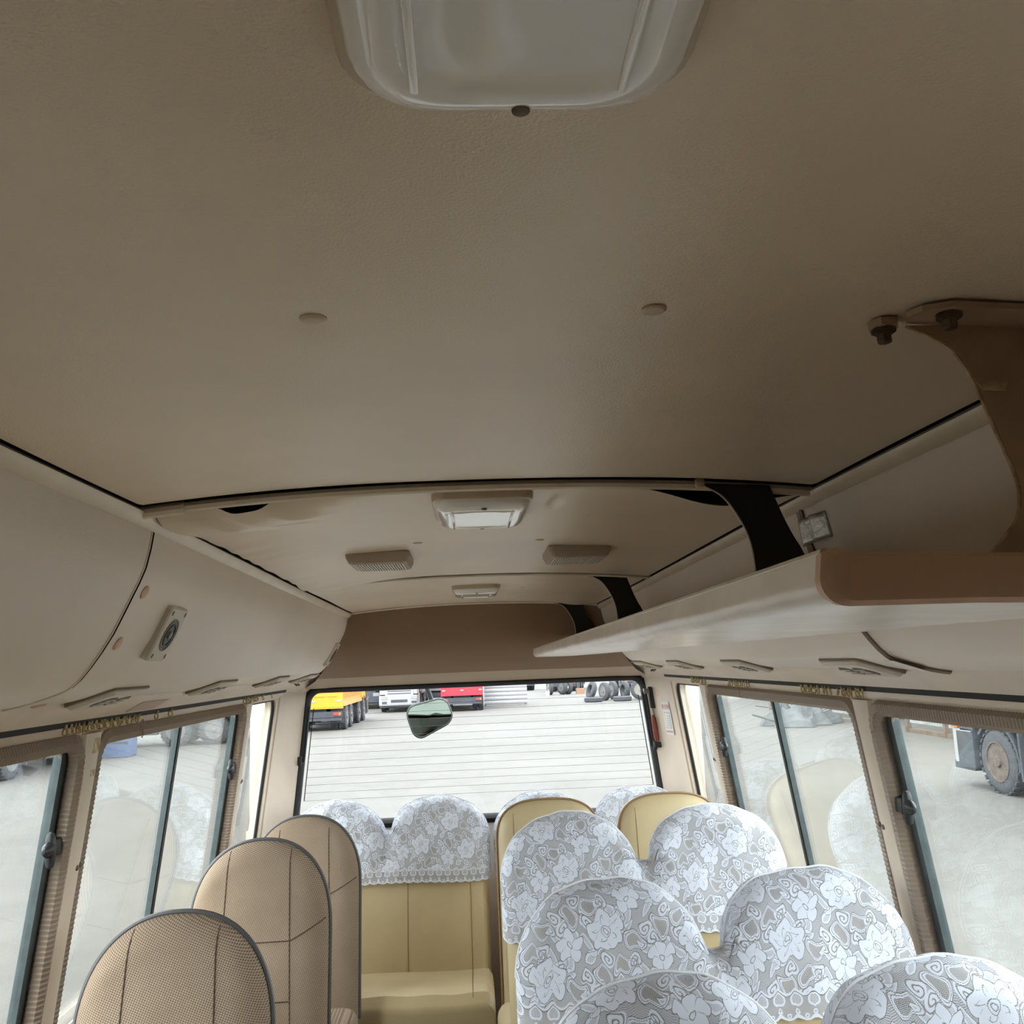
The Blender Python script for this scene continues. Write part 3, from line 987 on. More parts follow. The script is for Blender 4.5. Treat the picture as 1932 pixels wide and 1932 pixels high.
# foil tape on the cove above the rack
b = MB()
F = on_cove(1, 1.500, z=1.822)
rows = []
for j in range(9):
    fold = (0, .004, .010, .014, .010, .018, .012, .016, .013)[j]
    rows.append([F((-.046 + .092 * j / 8), -.022 + .044 * i / 6 + random.uniform(-.002, .002), .002 + fold + .004 * (i / 6) * (j / 8)) for i in range(7)])
b.loft(rows, closed=False)
o = b.build('foil_tape', 'tape')
md = o.modifiers.new('thickness', 'SOLIDIFY'); md.thickness = .0006
tag(o, 'crumpled silver foil tape stuck to the cove above the luggage rack', 'tape')
# old tape strip running up the seam next to it
F = on_cove(1, 1.556, z=1.83)
MB().loft([[F(a, b_, c) for a, b_ in ((-.012, -.03), (.012, -.03), (.014, .10), (-.010, .10))] for c in (.003, .0036)]).build('tape_strip', 'trim_dark', WALL[1], smooth=False)

# pink sticker on the header
P0, P1 = Vector((-.805, 0, 1.5585)), Vector((-.833, 0, 1.5385))
nn = Vector((P0.z - P1.z, 0, P0.x - P1.x)).normalized()
nn = Vector((abs(nn.x), 0, -abs(nn.z)))
b = MB()
b.loft([[P0 + Vector((0, 2.235, 0)) + nn * c, P0 + Vector((0, 2.425, 0)) + nn * c, P1 + Vector((0, 2.395, 0)) + nn * c, P1 + Vector((0, 2.205, 0)) + nn * c] for c in (.0006, .0014)])
o = b.build('faded_sticker', 'pinkpaper', smooth=False)
tag(o, 'faded pink paper sticker on the header above the side window', 'sticker')

# ------------------------------------------------------------------ curtain gliders left on the rails
g = MB()
g.tube([(0, .0068 * math.cos(a), -.006 + .0068 * math.sin(a)) for a in [2 * PI * k / 12 for k in range(12)]], .0017, 6, closed=True)
g.rbox((-.003, -.003, .000), (.003, .003, .009), .001)
go = g.build('tmp', 'glider', centre=False)
glider_mesh = go.data
bpy.data.objects.remove(go)
def gliders(sd, ys, label, group):
    for k, y in enumerate(ys):
        o = link('curtain_glider', glider_mesh)
        o.location = (sd * (.842 + random.uniform(-.001, .001)), y, 1.5205)
        o.rotation_euler = (random.uniform(-.5, .5), random.uniform(-.3, .3), random.uniform(-1.2, 1.2))
        tag(o, label, 'curtain glider', group)
def spread(a, b, n): return [lerp(a, b, (k + random.uniform(-.25, .25)) / max(1, n - 1)) for k in range(n)]
gliders(-1, spread(1.91, 2.32, 20), 'yellowed nylon glider in the long row over the nearest left pillar', 'gliders bunched over the near left pillar')
gliders(-1, [2.45], 'single yellowed glider just rearward of the pink sticker', None)
gliders(-1, [2.56], 'lone yellowed glider farthest from the pillar, over the left window divider', None)
gliders(-1, spread(3.38, 3.58, 7), 'yellowed nylon glider in the short row over the far left pillar', 'gliders over the far left pillar')
gliders(-1, [3.68, 3.84], 'small glider over the left rear quarter window', 'gliders over the left quarter window')
gliders(1, spread(3.43, 3.62, 7), 'yellowed nylon glider in the row over the right quarter window pillar', 'gliders over the far right pillar')
gliders(1, spread(2.88, 3.10, 8), 'yellowed nylon glider in the row holding the hanging wire on the right', 'gliders with the hanging wire')
gliders(1, spread(2.22, 2.41, 9), 'yellowed nylon glider in the row over the rear part of the divided right window', 'gliders over the divided right window')
gliders(1, spread(2.03, 2.17, 8), 'yellowed nylon glider in the row right over the near right pillar', 'gliders over the near right pillar')
gliders(1, [1.417], 'yellowed glider alone on the rail at the right picture edge', None)
b = MB().tube([(-.842, 2.345 + .006 * s, z) for s, z in ((-1, 1.512), (-1, 1.478), (-.5, 1.470), (.5, 1.470), (1, 1.478), (1, 1.508), (.6, 1.514), (-.4, 1.512), (-.5, 1.484), (.4, 1.484))], .0009, 5)
tag(b.build('wire_hook', 'wire'), 'thin bent wire clip hanging from the left curtain rail', 'wire clip')
b = MB().tube([(.842, 2.985, 1.516), (.843, 2.986, 1.495), (.843, 2.984, 1.478)], .0010, 5)
tag(b.build('wire_hook', 'wire'), 'short straight wire hanging from the right curtain rail', 'wire clip')

# ------------------------------------------------------------------ luggage rack with its brackets
rk = empty('luggage_rack', (.45, 2.35, 1.66), 'long padded beige luggage rack hung from the ceiling by black brackets', 'luggage rack')
RY0, RY1 = .70, 4.06
def rack_sec(t, y, inset=0.0, grow=0.0):
    zt_, zb_ = lerp(1.695, 1.666, t), lerp(1.653, 1.632, t)
    x0 = .243 + inset
    r = (zt_ - zb_) * .46
    pts = []
    for k in range(7):                                      # rounded lower inner edge, top lip
        a = math.radians(180 + 90 * k / 6)
        pts.append((x0 + r + (r + grow) * math.cos(a), zb_ + r + (r + grow) * math.sin(a)))
    zo = lerp(1.648, 1.641, t)
    pts += [(x0 + .12, zb_ - grow - .001), (x0 + .26, lerp(zb_, zo, .7) - grow - .002), (.648, zo - grow), (.642, zt_ + grow - .004), (x0 + .20, zt_ + grow - .010), (x0 + .03, zt_ + grow - .004), (x0 + .012, zt_ + grow), (x0 + .003 - grow, zt_ + grow - .003)]
    return [Vector((x, y, z)) for x, z in pts]
b = MB()
rings = []
NY = 70
for k in range(NY + 1):
    t = k / NY
    y = lerp(RY0, RY1, t)
    ins = 0.0
    dl = RY1 - y
    if dl < .07:
        ins = .07 - math.sqrt(max(0, .07 ** 2 - (.07 - dl) ** 2))
    rg = rack_sec(t, y, ins)
    for q, p in enumerate(rg):                              # slack, slightly puckered vinyl
        if q < 11:
            p.z += .0012 * math.sin(y * 21 + q * .7) * math.sin(y * 5.3 + q) + .0006 * math.sin(y * 63 + q * 1.3)
    rings.append(rg)
b.loft(rings)
b.build('padded_shelf', 'rack', rk)
b = MB()
b.loft([rack_sec(0, RY0 + .006, 0, .0005), rack_sec(0, RY0 - .008, 0, .0018), rack_sec(0, RY0 - .014, .004, -.002), rack_sec(0, RY0 - .016, .012, -.008)])
b.build('end_cap', 'rack_end', rk, label='brown vinyl end face of the rack')
MB().tube([rack_sec(k / 20, lerp(RY0 + .002, RY1 - .06, k / 20))[-2] + Vector((-.004, 0, -.001)) for k in range(21)], .0042, 8).build('edge_piping', 'piping_light', rk)
def smooth_curve(P, n=6):
    out = []
    P = [Vector(p) for p in P]
    for i in range(len(P) - 1):
        a, b_, c, d_ = P[max(0, i - 1)], P[i], P[i + 1], P[min(len(P) - 1, i + 2)]
        for k in range(n):
            t = k / n
            out.append(0.5 * ((2 * b_) + (c - a) * t + (2 * a - 5 * b_ + 4 * c - d_) * t * t + (3 * b_ - a - 3 * c + d_) * t ** 3))
    out.append(P[-1])
    return out
def bracket(y, dx, zc, inner, outer, m_, th, edge=None):
    I = smooth_curve([(x + dx, y, z + zc) for x, z in inner])
    O = smooth_curve([(x + dx, y, z + zc) for x, z in outer])
    b = MB()
    n = 24
    def samp(L, k):
        f = k / n * (len(L) - 1)
        i = min(int(f), len(L) - 2)
        return L[i].lerp(L[i + 1], f - i)
    rings = []
    for k in range(n + 1):
        a, c = samp(I, k), samp(O, k)
        rings.append([a, c, c + Vector((0, th, 0)), a + Vector((0, th, 0))])
    b.loft(rings)
    o = b.build('bracket', m_, rk)
    if edge:
        MB().tube([p + Vector((-.001, th / 2, 0)) for p in I], .0016, 6).build('bracket_edge', edge, o)
    return o
INN = [(.357, 1.897), (.392, 1.878), (.415, 1.848), (.434, 1.807), (.441, 1.759), (.440, 1.690)]
OUT = [(.474, 1.890), (.484, 1.862), (.495, 1.832), (.508, 1.803), (.522, 1.775), (.552, 1.690)]
for y, dx, dz in ((1.462, 0, 0), (2.86, -.002, -.019), (4.035, .001, -.029)):
    bk = bracket(y, dx, dz, INN, OUT, 'bracket_black', .009, 'trim')
    MB().rbox((.350 + dx, y - .004, 1.890 + dz), (.366 + dx, y + .008, 1.905 + dz), .003).build('torn_edge', 'oldtape', bk)
# the strut that braces the rearmost bracket
MB().tube([(.44, 4.06, 1.868), (.60, 4.07, 1.66)], .007, 8).build('brace_rod', 'bracket_black', rk)
I1 = [(.352, 1.889), (.387, 1.869), (.404, 1.841), (.417, 1.800), (.4275, 1.767), (.432, 1.744), (.426, 1.718), (.400, 1.690)]
O1 = [(.500, 1.889), (.555, 1.875), (.600, 1.842), (.612, 1.800), (.618, 1.767), (.620, 1.744), (.625, 1.718), (.635, 1.685)]
bk = bracket(.726, 0, 0, I1, O1, 'bracket', .004, 'oldtape')
bk['label'] = 'beige painted bracket plate bolted to the ceiling'
q = MB()
q.loft([[Vector((x, y, ceil_z(x, .7) - dz)) for x, y in ((.352, .729), (.346, .716), (.352, .700), (.372, .688), (.45, .686), (.56, .686), (.60, .70), (.60, .729))] for dz in (.002, .007)])
q.build('flange', 'bracket', bk)
for bx, by in ((.376, .704), (.462, .704), (.338, .742)):
    z = ceil_z(bx, by) - .004
    if bx < .35:
        MB().lathe([(.003, .014), (-.003, .0135), (-.004, .011)], (bx, by, z), 'z', 6).build('tab', 'bracket', bk)
    q = MB()
    q.lathe([(-.003, .0105), (-.0065, .0105), (-.0065, .0075), (-.0085, .0075)], (bx, by, z), 'z', 18)
    q.lathe([(-.006, .0068), (-.0150, .0068), (-.0165, .005)], (bx, by, z), 'z', 6)
    q.build('bolt', 'bolt', bk)
for x0, x1 in ((.4045, .432), (.446, .475), (.49, .53)):
    q = MB()
    q.loft([[Vector((x, .7252 - c, z)) for x, z in ((x0, 1.8375), (x1, 1.836 + random.uniform(-.001, .001)), (x1 - .003, 1.8285), (x0 + .005, 1.830))] for c in (0, .0008)])
    q.build('paint_mark', 'oldtape', bk, smooth=False)

# ------------------------------------------------------------------ rear corner: safety hammer, sticker
hm = empty('safety_hammer', (.828, 4.31, 1.26), 'red handled safety hammer in a black holder beside the rear window', 'hammer')
def tilt(p): return Vector((p[0] + (1.44 - p[2]) * .10, p[1], p[2]))
q = MB().rbox((-.016, -.012, -.050), (.016, .012, .050), .005)
q.v = [tilt(p + Vector((.818, 4.325, 1.425))) for p in q.v]
q.build('holder', 'black', hm)
q = MB().rbox((-.020, -.010, -.012), (.006, .010, .012), .003)
q.v = [tilt(p + Vector((.800, 4.318, 1.455))) for p in q.v]
q.build('hammer_head', 'wire', hm)
MB().tube([tilt((.806, 4.322, 1.44)), tilt((.812, 4.322, 1.34))], .0035, 8).build('hammer_shaft', 'wire', hm)
MB().tube([tilt((.806, 4.322, z)) for z in (1.345, 1.33, 1.28, 1.24, 1.225)], lambda t: (.005, .0105, .012, .012, .009)[int(round(t * 4))], 10).build('hammer_handle', 'redbrown', hm)
q = MB().rbox((-.014, -.010, -.016), (.018, .010, .010), .004)
q.v = [tilt(p + Vector((.806, 4.325, 1.212))) for p in q.v]
q.build('lower_clip', 'black', hm)
# instruction sticker on the corner panel
z0 = 1.345
A = Vector((wall_x(z0) - .014, 4.165, z0)); B = Vector((.772 + (1.51 - z0) * .112 + .045, 4.31, z0))
ax_ = (A - B).normalized()
up_ = Vector((.12, 0, 1)).normalized() - ax_ * Vector((-.12, 0, 1)).normalized().dot(ax_)
up_ = Vector((-.125, 0, 1)).normalized()
nr = ax_.cross(up_)
if nr.y > 0: nr = -nr
O = B.lerp(A, .66)
stick = empty('instruction_sticker', O, 'small white safety instruction sticker with red lettering on the rear corner panel', 'sticker')
def SP(a, b_, c): return O + ax_ * a + up_ * b_ + nr * c
MB().loft([[SP(a, b_, c) for a, b_ in rrect(0, -.010, .036, .075, .006, 3)] for c in (.002, .003)]).build('paper', 'paper', stick, smooth=False)
MB().loft([[SP(a, b_, c) for a, b_ in rrect(0, -.020, .026, .036, .003, 2)] for c in (.0029, .0034)]).build('picture_panel', 'greyink', stick, smooth=False)
MB().loft([[SP(a, b_, c) for a, b_ in rrect(0, -.020, .0235, .0335, .002, 2)] for c in (.0033, .0037)]).build('picture_ground', 'paper', stick, smooth=False)
for k in range(5):
    MB().tube([SP(-.018 + .004 * k, -.046 + .011 * k, .004), SP(.004 + .003 * k, -.040 + .010 * k, .004), SP(.016, -.050 + .012 * k, .004)], .0009, 4).build('picture_stroke', 'greyink', stick)
def text_mesh(body, size):
    cu = bpy.data.curves.new('lettering', 'FONT')
    cu.body = body
    cu.size = size
    cu.align_x = 'CENTER'
    cu.align_y = 'CENTER'
    ob = bpy.data.objects.new('lettering', cu)
    COL.objects.link(ob)
    bpy.context.view_layer.update()
    dg = bpy.context.evaluated_depsgraph_get()
    me = bpy.data.meshes.new_from_object(ob.evaluated_get(dg))
    bpy.data.objects.remove(ob)
    return me
for body, size, b_, m_ in (('安全锤', .024, .040, 'redink'), ('紧急时使用', .0125, -.072, 'redink')):
    me = text_mesh(body, size)
    for v_ in me.vertices:
        v_.co = SP(v_.co.x, b_ + v_.co.y, .0042) - O
    me.materials.clear()
    o = link('lettering', me, m_, stick, O)
    me.update()

# ------------------------------------------------------------------ mirror hung outside the rear window
mr = empty('rear_view_mirror', (-.24, 4.75, 1.38), 'tilted oval mirror on an arm outside the rear window', 'mirror')
def mp(a, b_, c):
    ca, sa = math.cos(.33), math.sin(.33)
    return Vector((-.240 + (a * ca - b_ * sa), 4.75 + c + .25 * (a * sa + b_ * ca), 1.358 + (a * sa + b_ * ca)))
def mring(hx, hy, c):
    out = []
    for a, b_ in rrect(0, 0, hx, hy, min(hx, hy) * .68, 8):
        k = 1 - .16 * a / .11
        out.append(mp(a, b_ * k, c))
    return out
MB().loft([mring(.066, .044, .055), mring(.10, .068, .035), mring(.112, .080, .008), mring(.112, .080, -.004), mring(.106, .074, -.007), mring(.104, .072, -.002)], True, True).build('housing', 'mirror_frame', mr)
MB().loft([mring(.1045, .0725, -.0025), mring(.07, .049, -.0075), mring(.03, .02, -.010), mring(.004, .003, -.0105)], True, True).build('mirror_glass', 'mirror', mr)
MB().tube([mp(.03, .06, .03), (-.240, 4.79, 1.46), (-.285, 4.74, 1.60), (-.32, 4.64, 1.76), (-.33, 4.50, 1.86), (-.33, 4.43, 1.87)], .013, 10).build('arm', 'mirror_arm', mr)

# ------------------------------------------------------------------ seats
def g01(t):
    t = max(0.0, min(1.0, t))
    return math.sqrt(max(0.0, 1 - (1 - t) ** 2))
class Back:
    """a seat back: outline z = top(x), rounded edges, leaning rearwards"""
    def __init__(s, xc, half, ztop, drop, power, zbot, y0, tf=.045, tb=.055, rx=.07, rz=.07, lean=.20, waist=0.0):
        s.__dict__.update(locals())
    def top(s, x):
        t = min(1.0, abs(x - s.xc) / s.half)
        return s.ztop - s.drop * (1 - max(0.0, 1 - t ** s.power) ** (1 / s.power))
    def G(s, x, z):
        return g01((s.half - abs(x - s.xc)) / s.rx) * g01((s.top(x) - z) / s.rz)
    def base(s, z):
        return s.y0 - s.lean * (s.ztop - z)
    def front(s, x, z, off=0.0):
        pad = .010 * math.sin(PI * max(0, min(1, (s.ztop - z) / .55))) * math.cos(PI * .5 * min(1, abs(x - s.xc) / s.half))
        return Vector((x, s.base(z) - (s.tf + off) * s.G(x, z) - pad, z))
    def back(s, x, z, off=0.0):
        return Vector((x, s.base(z) + (s.tb + off) * s.G(x, z), z))
    def xs(s, n):
        return [s.xc - s.half * math.cos(PI * k / n) for k in range(n + 1)]
    def mesh(s, n=36, m_=36):
        b = MB()
        for fn in (s.front, s.back):
            rows = []
            for x in s.xs(n):
                zt_ = s.top(x)
                rows.append([fn(x, zt_ - (zt_ - s.zbot) * (j / m_) ** 1.7) for j in range(m_ + 1)])
            b.loft(rows, closed=False)
        return b
    def edge(s, off=0.0, n=40, dy=0.0):
        """points along the outline, bottom left -> over the top -> bottom right"""
        pts = []
        zs = s.ztop - s.drop
        for k in range(8):
            z = lerp(s.zbot, zs, k / 8)
            pts.append(Vector((s.xc - s.half - off, s.base(z) + dy, z)))
        for k in range(n + 1):
            x = s.xc - s.half * math.cos(PI * k / n)
            z = s.top(x)
            pts.append(Vector((x + off * (x - s.xc) / s.half, s.base(z) + dy, z + off)))
        for k in range(7, -1, -1):
            z = lerp(s.zbot, zs, k / 8)
            pts.append(Vector((s.xc + s.half + off, s.base(z) + dy, z)))
        return pts

def cushion(b, x0, x1, y0, y1, z0, z1, r=.05):
    return b.rbox((x0, y0, z0), (x1, y1, z1), r, 4)

def single_seat(y, ztop, label):
    bk_ = Back(-.648, .196, ztop, .235, 2.25, .42, y, tf=.050, tb=.060, rx=.075, rz=.06, lean=.16)
    t = empty('passenger_seat', (-.648, y - .3, 0), label, 'seat', 'single cloth seats along the window')
    b = bk_.mesh().build('backrest', 'fabric', t)
    # piping round the edge, seams dividing the cloth into panels
    MB().tube(bk_.edge(.001, dy=-.004), .0062, 8).build('piping', 'seat_pipe', b)
    for sx in (-1, 1):
        pts = []
        for k in range(40):
            z = lerp(.46, bk_.ztop - .006, k / 39)
            x = bk_.xc + sx * (.104 - .018 * (z - .46) / .66)
            if z < bk_.top(x) - .004:
                pts.append(bk_.front(x, z, .0006))
        MB().tube(pts, .0016, 5).build('seam', 'seam', b)
    for zz, dz in ((ztop - .255, .045), (ztop - .405, .0)):
        pts = []
        for k in range(41):
            x = bk_.xc + lerp(-.188, .188, k / 40)
            a = max(0, (abs(x - bk_.xc) - .095) / .09)
            pts.append(bk_.front(x, zz + dz * a, .0006))
        MB().tube(pts if dz else pts[10:31], .0016, 5).build('seam', 'seam', b)
    c = cushion(MB(), -.85, -.45, y - .56, y - .10, .34, .47).build('seat_cushion', 'fabric', t)
    q = MB().rbox((-.82, y - .48, .10), (-.48, y - .10, .35), .02)
    q.build('seat_base', 'seat_pipe', t)
    for sx in (-.80, -.50):
        MB().box((sx - .02, y - .50, 0), (sx + .02, y - .08, .11)).build('leg', 'seat_pipe', t, smooth=False)
    return t
single_seat(2.045, 1.130, 'nearest tan dotted cloth seat by the window')
single_seat(2.815, 1.133, 'middle tan dotted cloth seat by the window')
single_seat(3.53, 1.085, 'rearmost tan dotted cloth seat by the window')

def leather_back(xc, half, y, ztop, zbot, parent, drop=.20, power=2.3, bare=True):
    bk_ = Back(xc, half, ztop, drop, power, zbot, y, tf=.045, tb=.055, rx=.055, rz=.055, lean=.16)
    b = bk_.mesh().build('backrest', 'leather', parent)
    e = bk_.edge(.0, dy=-.018)
    if not bare: return bk_
    MB().tube(e, .0038, 6).build('piping', 'leather_pipe', b)
    for sx in (-1, 1):
        pts = []
        for k in range(30):
            z = lerp(zbot + .05, ztop, k / 29)
            x = xc + sx * half * (.70 - .05 * (z - zbot))
            if z < bk_.top(x) - .003: pts.append(bk_.front(x, z, .0004))
        MB().tube(pts, .0011, 5).build('seam', 'leather_dark', b)
    return bk_

def double_seat(xc, y, ztop, label, half=.196, sp=.224, group='double leatherette seats', bare=False):
    t = empty('double_seat', (xc, y - .3, 0), label, 'seat', group)
    bs = [leather_back(xc + s * sp, half, y, ztop, .42, t, bare=bare, drop=.15 if bare else .20, power=2.8 if bare else 2.15) for s in (-1, 1)]
    for s in (-1, 1):
        cushion(MB(), xc + s * sp - .21, xc + s * sp + .21, y - .55, y - .09, .34, .47).build('seat_cushion', 'leather', t)
    MB().rbox((xc - .40, y - .47, .12), (xc + .40, y - .10, .35), .02).build('seat_base', 'seat_pipe', t)
    for sx in (-.36, .36):
        MB().box((xc + sx - .02, y - .50, 0), (xc + sx + .02, y - .08, .13)).build('leg', 'seat_pipe', t, smooth=False)
    return bs

def lace_cover(bs, hem, label, floor_notch=.150, extra=0.0, seed=1):
    """one knitted cover pulled over both backs of a double seat; scalloped hem"""
    rnd = random.Random(seed)
    ph = rnd.uniform(0, 6)
    L_, R_ = bs
    xc = (L_.xc + R_.xc) / 2
    half = (R_.xc + R_.half - L_.xc + L_.half) / 2 + .012
    ztop, tf = L_.ztop + .012, L_.tf + .006 + extra
    notch = ztop - floor_notch
    def top(x):
        zs = []
        for s in (L_, R_):
            tt = abs(x - s.xc) / (s.half + .012)
            pw_ = 2.7 if (s is R_ and x < s.xc) else s.power
            zs.append(ztop - s.drop * (1 - max(0.0, 1 - min(1, tt) ** pw_) ** (1 / pw_)) if tt < 1.0005 else -9)
        z = max(zs)
        m = abs(x - xc - .008)
        if m < .16:                                        # cloth stretches across the gap
            fl = notch + 2.0 * max(0, m - .02) ** 1.7
            k = .012
            h = max(0, min(1, .5 + .5 * (z - fl) / k)) if z > -5 else 0
            z = lerp(fl, z, h) + k * h * (1 - h) if z > -5 else fl
        # slack cloth: the crown is a little faceted and wavy
        return z + .0018 * math.sin(31 * (x - xc) + ph) + .0012 * math.sin(83 * (x - xc) + ph * 2)
    rx, rz = .060, .050
    def base(z): return L_.base(z)
    def bridge(x):                                         # flat between the two backs
        return 1.0
    n, m_ = 150, 64
    xs = []
    for k in range(n + 1):
        xs.append(xc - half * math.cos(PI * k / n) * (1.0) if True else 0)
    me = bpy.data.meshes.new('lace_seat_cover')
    verts, faces, uvs = [], [], []
    def sheet(sgn, T, zlow, nrow, pw):
        st = len(verts)
        for i, x in enumerate(xs):
            zt_ = top(x)
            sc = -.0065 * abs(math.sin(PI * (x - xc) / .036)) + .0065 if sgn < 0 else 0
            zb_ = min(zlow + sc + .004 * math.sin(9 * (x - xc) + ph), zt_ - .01)
            prev, dist = None, [0.0]
            col = []
            for j in range(nrow + 1):
                z = zt_ - (zt_ - zb_) * (j / nrow) ** pw
                ex_ = half - abs(x - xc)
                q = g01(ex_ / rx) * g01((zt_ - z) / rz)
                wav = .0022 * math.sin(26 * (x - xc) + 17 * z + ph) + .0015 * math.sin(57 * (x - xc) - 9 * z + ph)
                dip = 0.0
                gm = abs(x - xc)
                dip = .020 * math.exp(-(gm / .035) ** 2) * max(0, 1 - (notch - z) / .18) if z < notch + .02 else 0
                y = base(z) + sgn * (T * q - dip * q) + sgn * wav * q
                hang = max(0.0, (zlow + .09 - z)) * .03 if sgn < 0 else 0
                p = Vector((x, y - hang, z))
                if prev is not None: dist.append(dist[-1] + (p - prev).length)
                prev = p
                col.append(p)
            for j, p in enumerate(col):
                verts.append(p)
                uvs.append((x - xc + (.0 if sgn < 0 else .33), dist[-1] - dist[j] - (sc if sgn < 0 else 0) + (0 if sgn < 0 else .30)))
        w_ = nrow + 1
        for i in range(n):
            for j in range(nrow):
                a = st + i * w_ + j
                f = (a, a + w_, a + w_ + 1, a + 1)
                faces.append(f if sgn < 0 else f[::-1])
    sheet(-1, tf + .010, hem, m_, 1.35)
    sheet(1, L_.tb + .008, ztop - .26, 30, 1.35)
    c = Vector((xc, L_.y0, hem))
    me.from_pydata([v_ - c for v_ in verts], [], faces)
    ul = me.uv_layers.new(name='UVMap')
    for lp in me.loops:
        ul.data[lp.index].uv = uvs[lp.vertex_index]
    for p in me.polygons: p.use_smooth = True
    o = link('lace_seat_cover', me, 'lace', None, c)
    tag(o, label, 'seat cover', 'white lace covers on the double seats')
    # bound edge along the crown
    pts = [Vector((x, base(top(x)) - .001, top(x) + .001)) for x in xs[2:-2]]
    MB().tube(pts, .0022, 6).build('bound_edge', 'lace_edge', o)
    return o
M['lace_edge'] = mat('white_binding', (232, 235, 240), 0.8)

XD = .477
bs = double_seat(XD, 1.515, 1.116, 'double seat nearest the camera at the lower right, under a lace cover')
lace_cover(bs, .840, 'white lace cover on the double seat nearest the camera, cut by the bottom edge', seed=1)
bs = double_seat(XD, 2.09, 1.131, 'second double seat from the camera, under a lace cover')
lace_cover(bs, .866, 'white lace cover on the second double seat from the camera', seed=2)
bs = double_seat(XD - .004, 2.88, 1.148, 'third double seat from the camera, under a lace cover')
lace_cover(bs, .822, 'white lace cover on the third double seat from the camera', seed=3)
# the uncovered double seat
double_seat(XD - .018, 3.49, 1.115, 'double seat with bare beige leatherette backs and no cover', half=.190, sp=.223, bare=True)

def rear_bench(xc, label, cover, seed):
    y, ztop = 4.17, 1.036
    t = empty('rear_bench_seat', (xc, 3.85, 0), label, 'seat', 'rear bench seats')
    bs = []
    for s in (-1, 1):
        b_ = Back(xc + s * .222, .200, ztop, .18, 2.1, .30, y, tf=.05, tb=.05, rx=.05, rz=.05, lean=.22)
        o = b_.mesh().build('backrest', 'leather', t)
        bs.append(b_)
    # one leatherette panel across both backs below the lace, with stitched seams
    def pan(i, j):
        x = lerp(xc - .418, xc + .418, i)
        z = lerp(.32, .735, j)
        e = g01((.418 - abs(x - xc)) / .04)
        return Vector((x, bs[0].base(z) - .066 * e - .012 * math.sin(PI * j) - .004 * math.sin(7 * (x - xc)) * math.sin(PI * j), z))
    p = MB().grid(pan, 40, 16)
    p.loft([[pan(k / 40, 1), pan(k / 40, 1) + Vector((0, .05, .01))] for k in range(41)], closed=False)
    po = p.build('back_panel', 'leather', t)
    for sx in (-.30, -.112, .084, .345):
        MB().tube([pan((sx + .418) / .836, k / 20) + Vector((0, -.0006, 0)) for k in range(21)], .0013, 5).build('seam', 'leather_dark', po)
    # cushion: flat top with soft wrinkles and a dropping front
    def cu(i, j):
        x = lerp(xc - .425, xc + .425, i)
        prof = [(4.03, .34), (3.97, .392), (3.88, .408), (3.72, .430), (3.62, .445), (3.55, .440), (3.517, .405), (3.505, .33), (3.51, .20), (3.515, .10)]
        f = j * (len(prof) - 1)
        k = min(int(f), len(prof) - 2)
        yy, zz = lerp(prof[k][0], prof[k + 1][0], f - k), lerp(prof[k][1], prof[k + 1][1], f - k)
        if .1 < j < .7:
            zz += .0025 * math.sin(38 * (x - xc) + 9 * yy) * math.exp(-((yy - 3.60) / .10) ** 2) + .003 * math.sin(11 * (x - xc) + 2)
        zz -= .03 * (1 - g01((.425 - abs(x - xc)) / .04)) * (1 if zz > .3 else 0)
        return Vector((x, yy, zz))
    cb = MB().grid(cu, 60, 36)
    for i in (0, 1):
        side = [cu(i, k / 36) for k in range(37)]
        cb.add(side + [Vector((side[0].x, 3.75, .10))], [(k, k + 1, 37) for k in range(36)])
    co = cb.build('seat_cushion', 'leather', t)
    for sx in (-.112, .345):
        MB().tube([cu((sx + .425) / .85, lerp(.12, .60, k / 20)) + Vector((0, 0, .0006)) for k in range(21)], .0013, 5).build('seam', 'leather_dark', co)
    MB().rbox((xc - .40, 3.53, .0), (xc + .40, 4.0, .12), .01).build('seat_base', 'seat_pipe', t)
    lace_cover(bs, .722, cover, floor_notch=.135, extra=.026, seed=seed)
rear_bench(-.402, 'rear bench on the cloth-seat side with bare beige lower back and cushion', 'white lace cover on the rear bench in front of the hanging mirror', 4)
rear_bench(.482, 'rear bench hidden behind the bare double seat', 'white lace cover on the rear bench half hidden behind the bare beige seats', 5)

# ------------------------------------------------------------------ the yard outside
GZ = -0.98
def wheel_mesh(T, c, sd, r=.54, w_=.30, rim='rim'):
    """tyre and rim as two builders; axle along local x, outer face towards sd"""
    t = MB(T)
    prof = [(-w_ / 2, r * .62), (-w_ / 2, r * .80), (-w_ / 2 + .02, r * .93), (-w_ / 2 + .05, r), (w_ / 2 - .05, r), (w_ / 2 - .02, r * .93), (w_ / 2, r * .80), (w_ / 2, r * .62), (w_ / 2 - .06, r * .58), (-w_ / 2 + .06, r * .58)]
    t.lathe(prof + [prof[0]], c, 'x', 32, False)
    rm = MB(T)
    x = sd * w_ / 2
    rm.lathe([(x - sd * .01, r * .60), (x + sd * .01, r * .63), (x + sd * .012, r * .58), (x - sd * .06, r * .54), (x - sd * .10, r * .34), (x - sd * .06, r * .20), (x + sd * .02, r * .17), (x + sd * .03, r * .08)], c, 'x', 24, True)
    for k in range(8):
        a = 2 * PI * k / 8
        rm.lathe([(x - sd * .09, .025), (x - sd * .05, .025)], (c[0], c[1] + r * .27 * math.cos(a), c[2] + r * .27 * math.sin(a)), 'x', 6)
    return t, rm
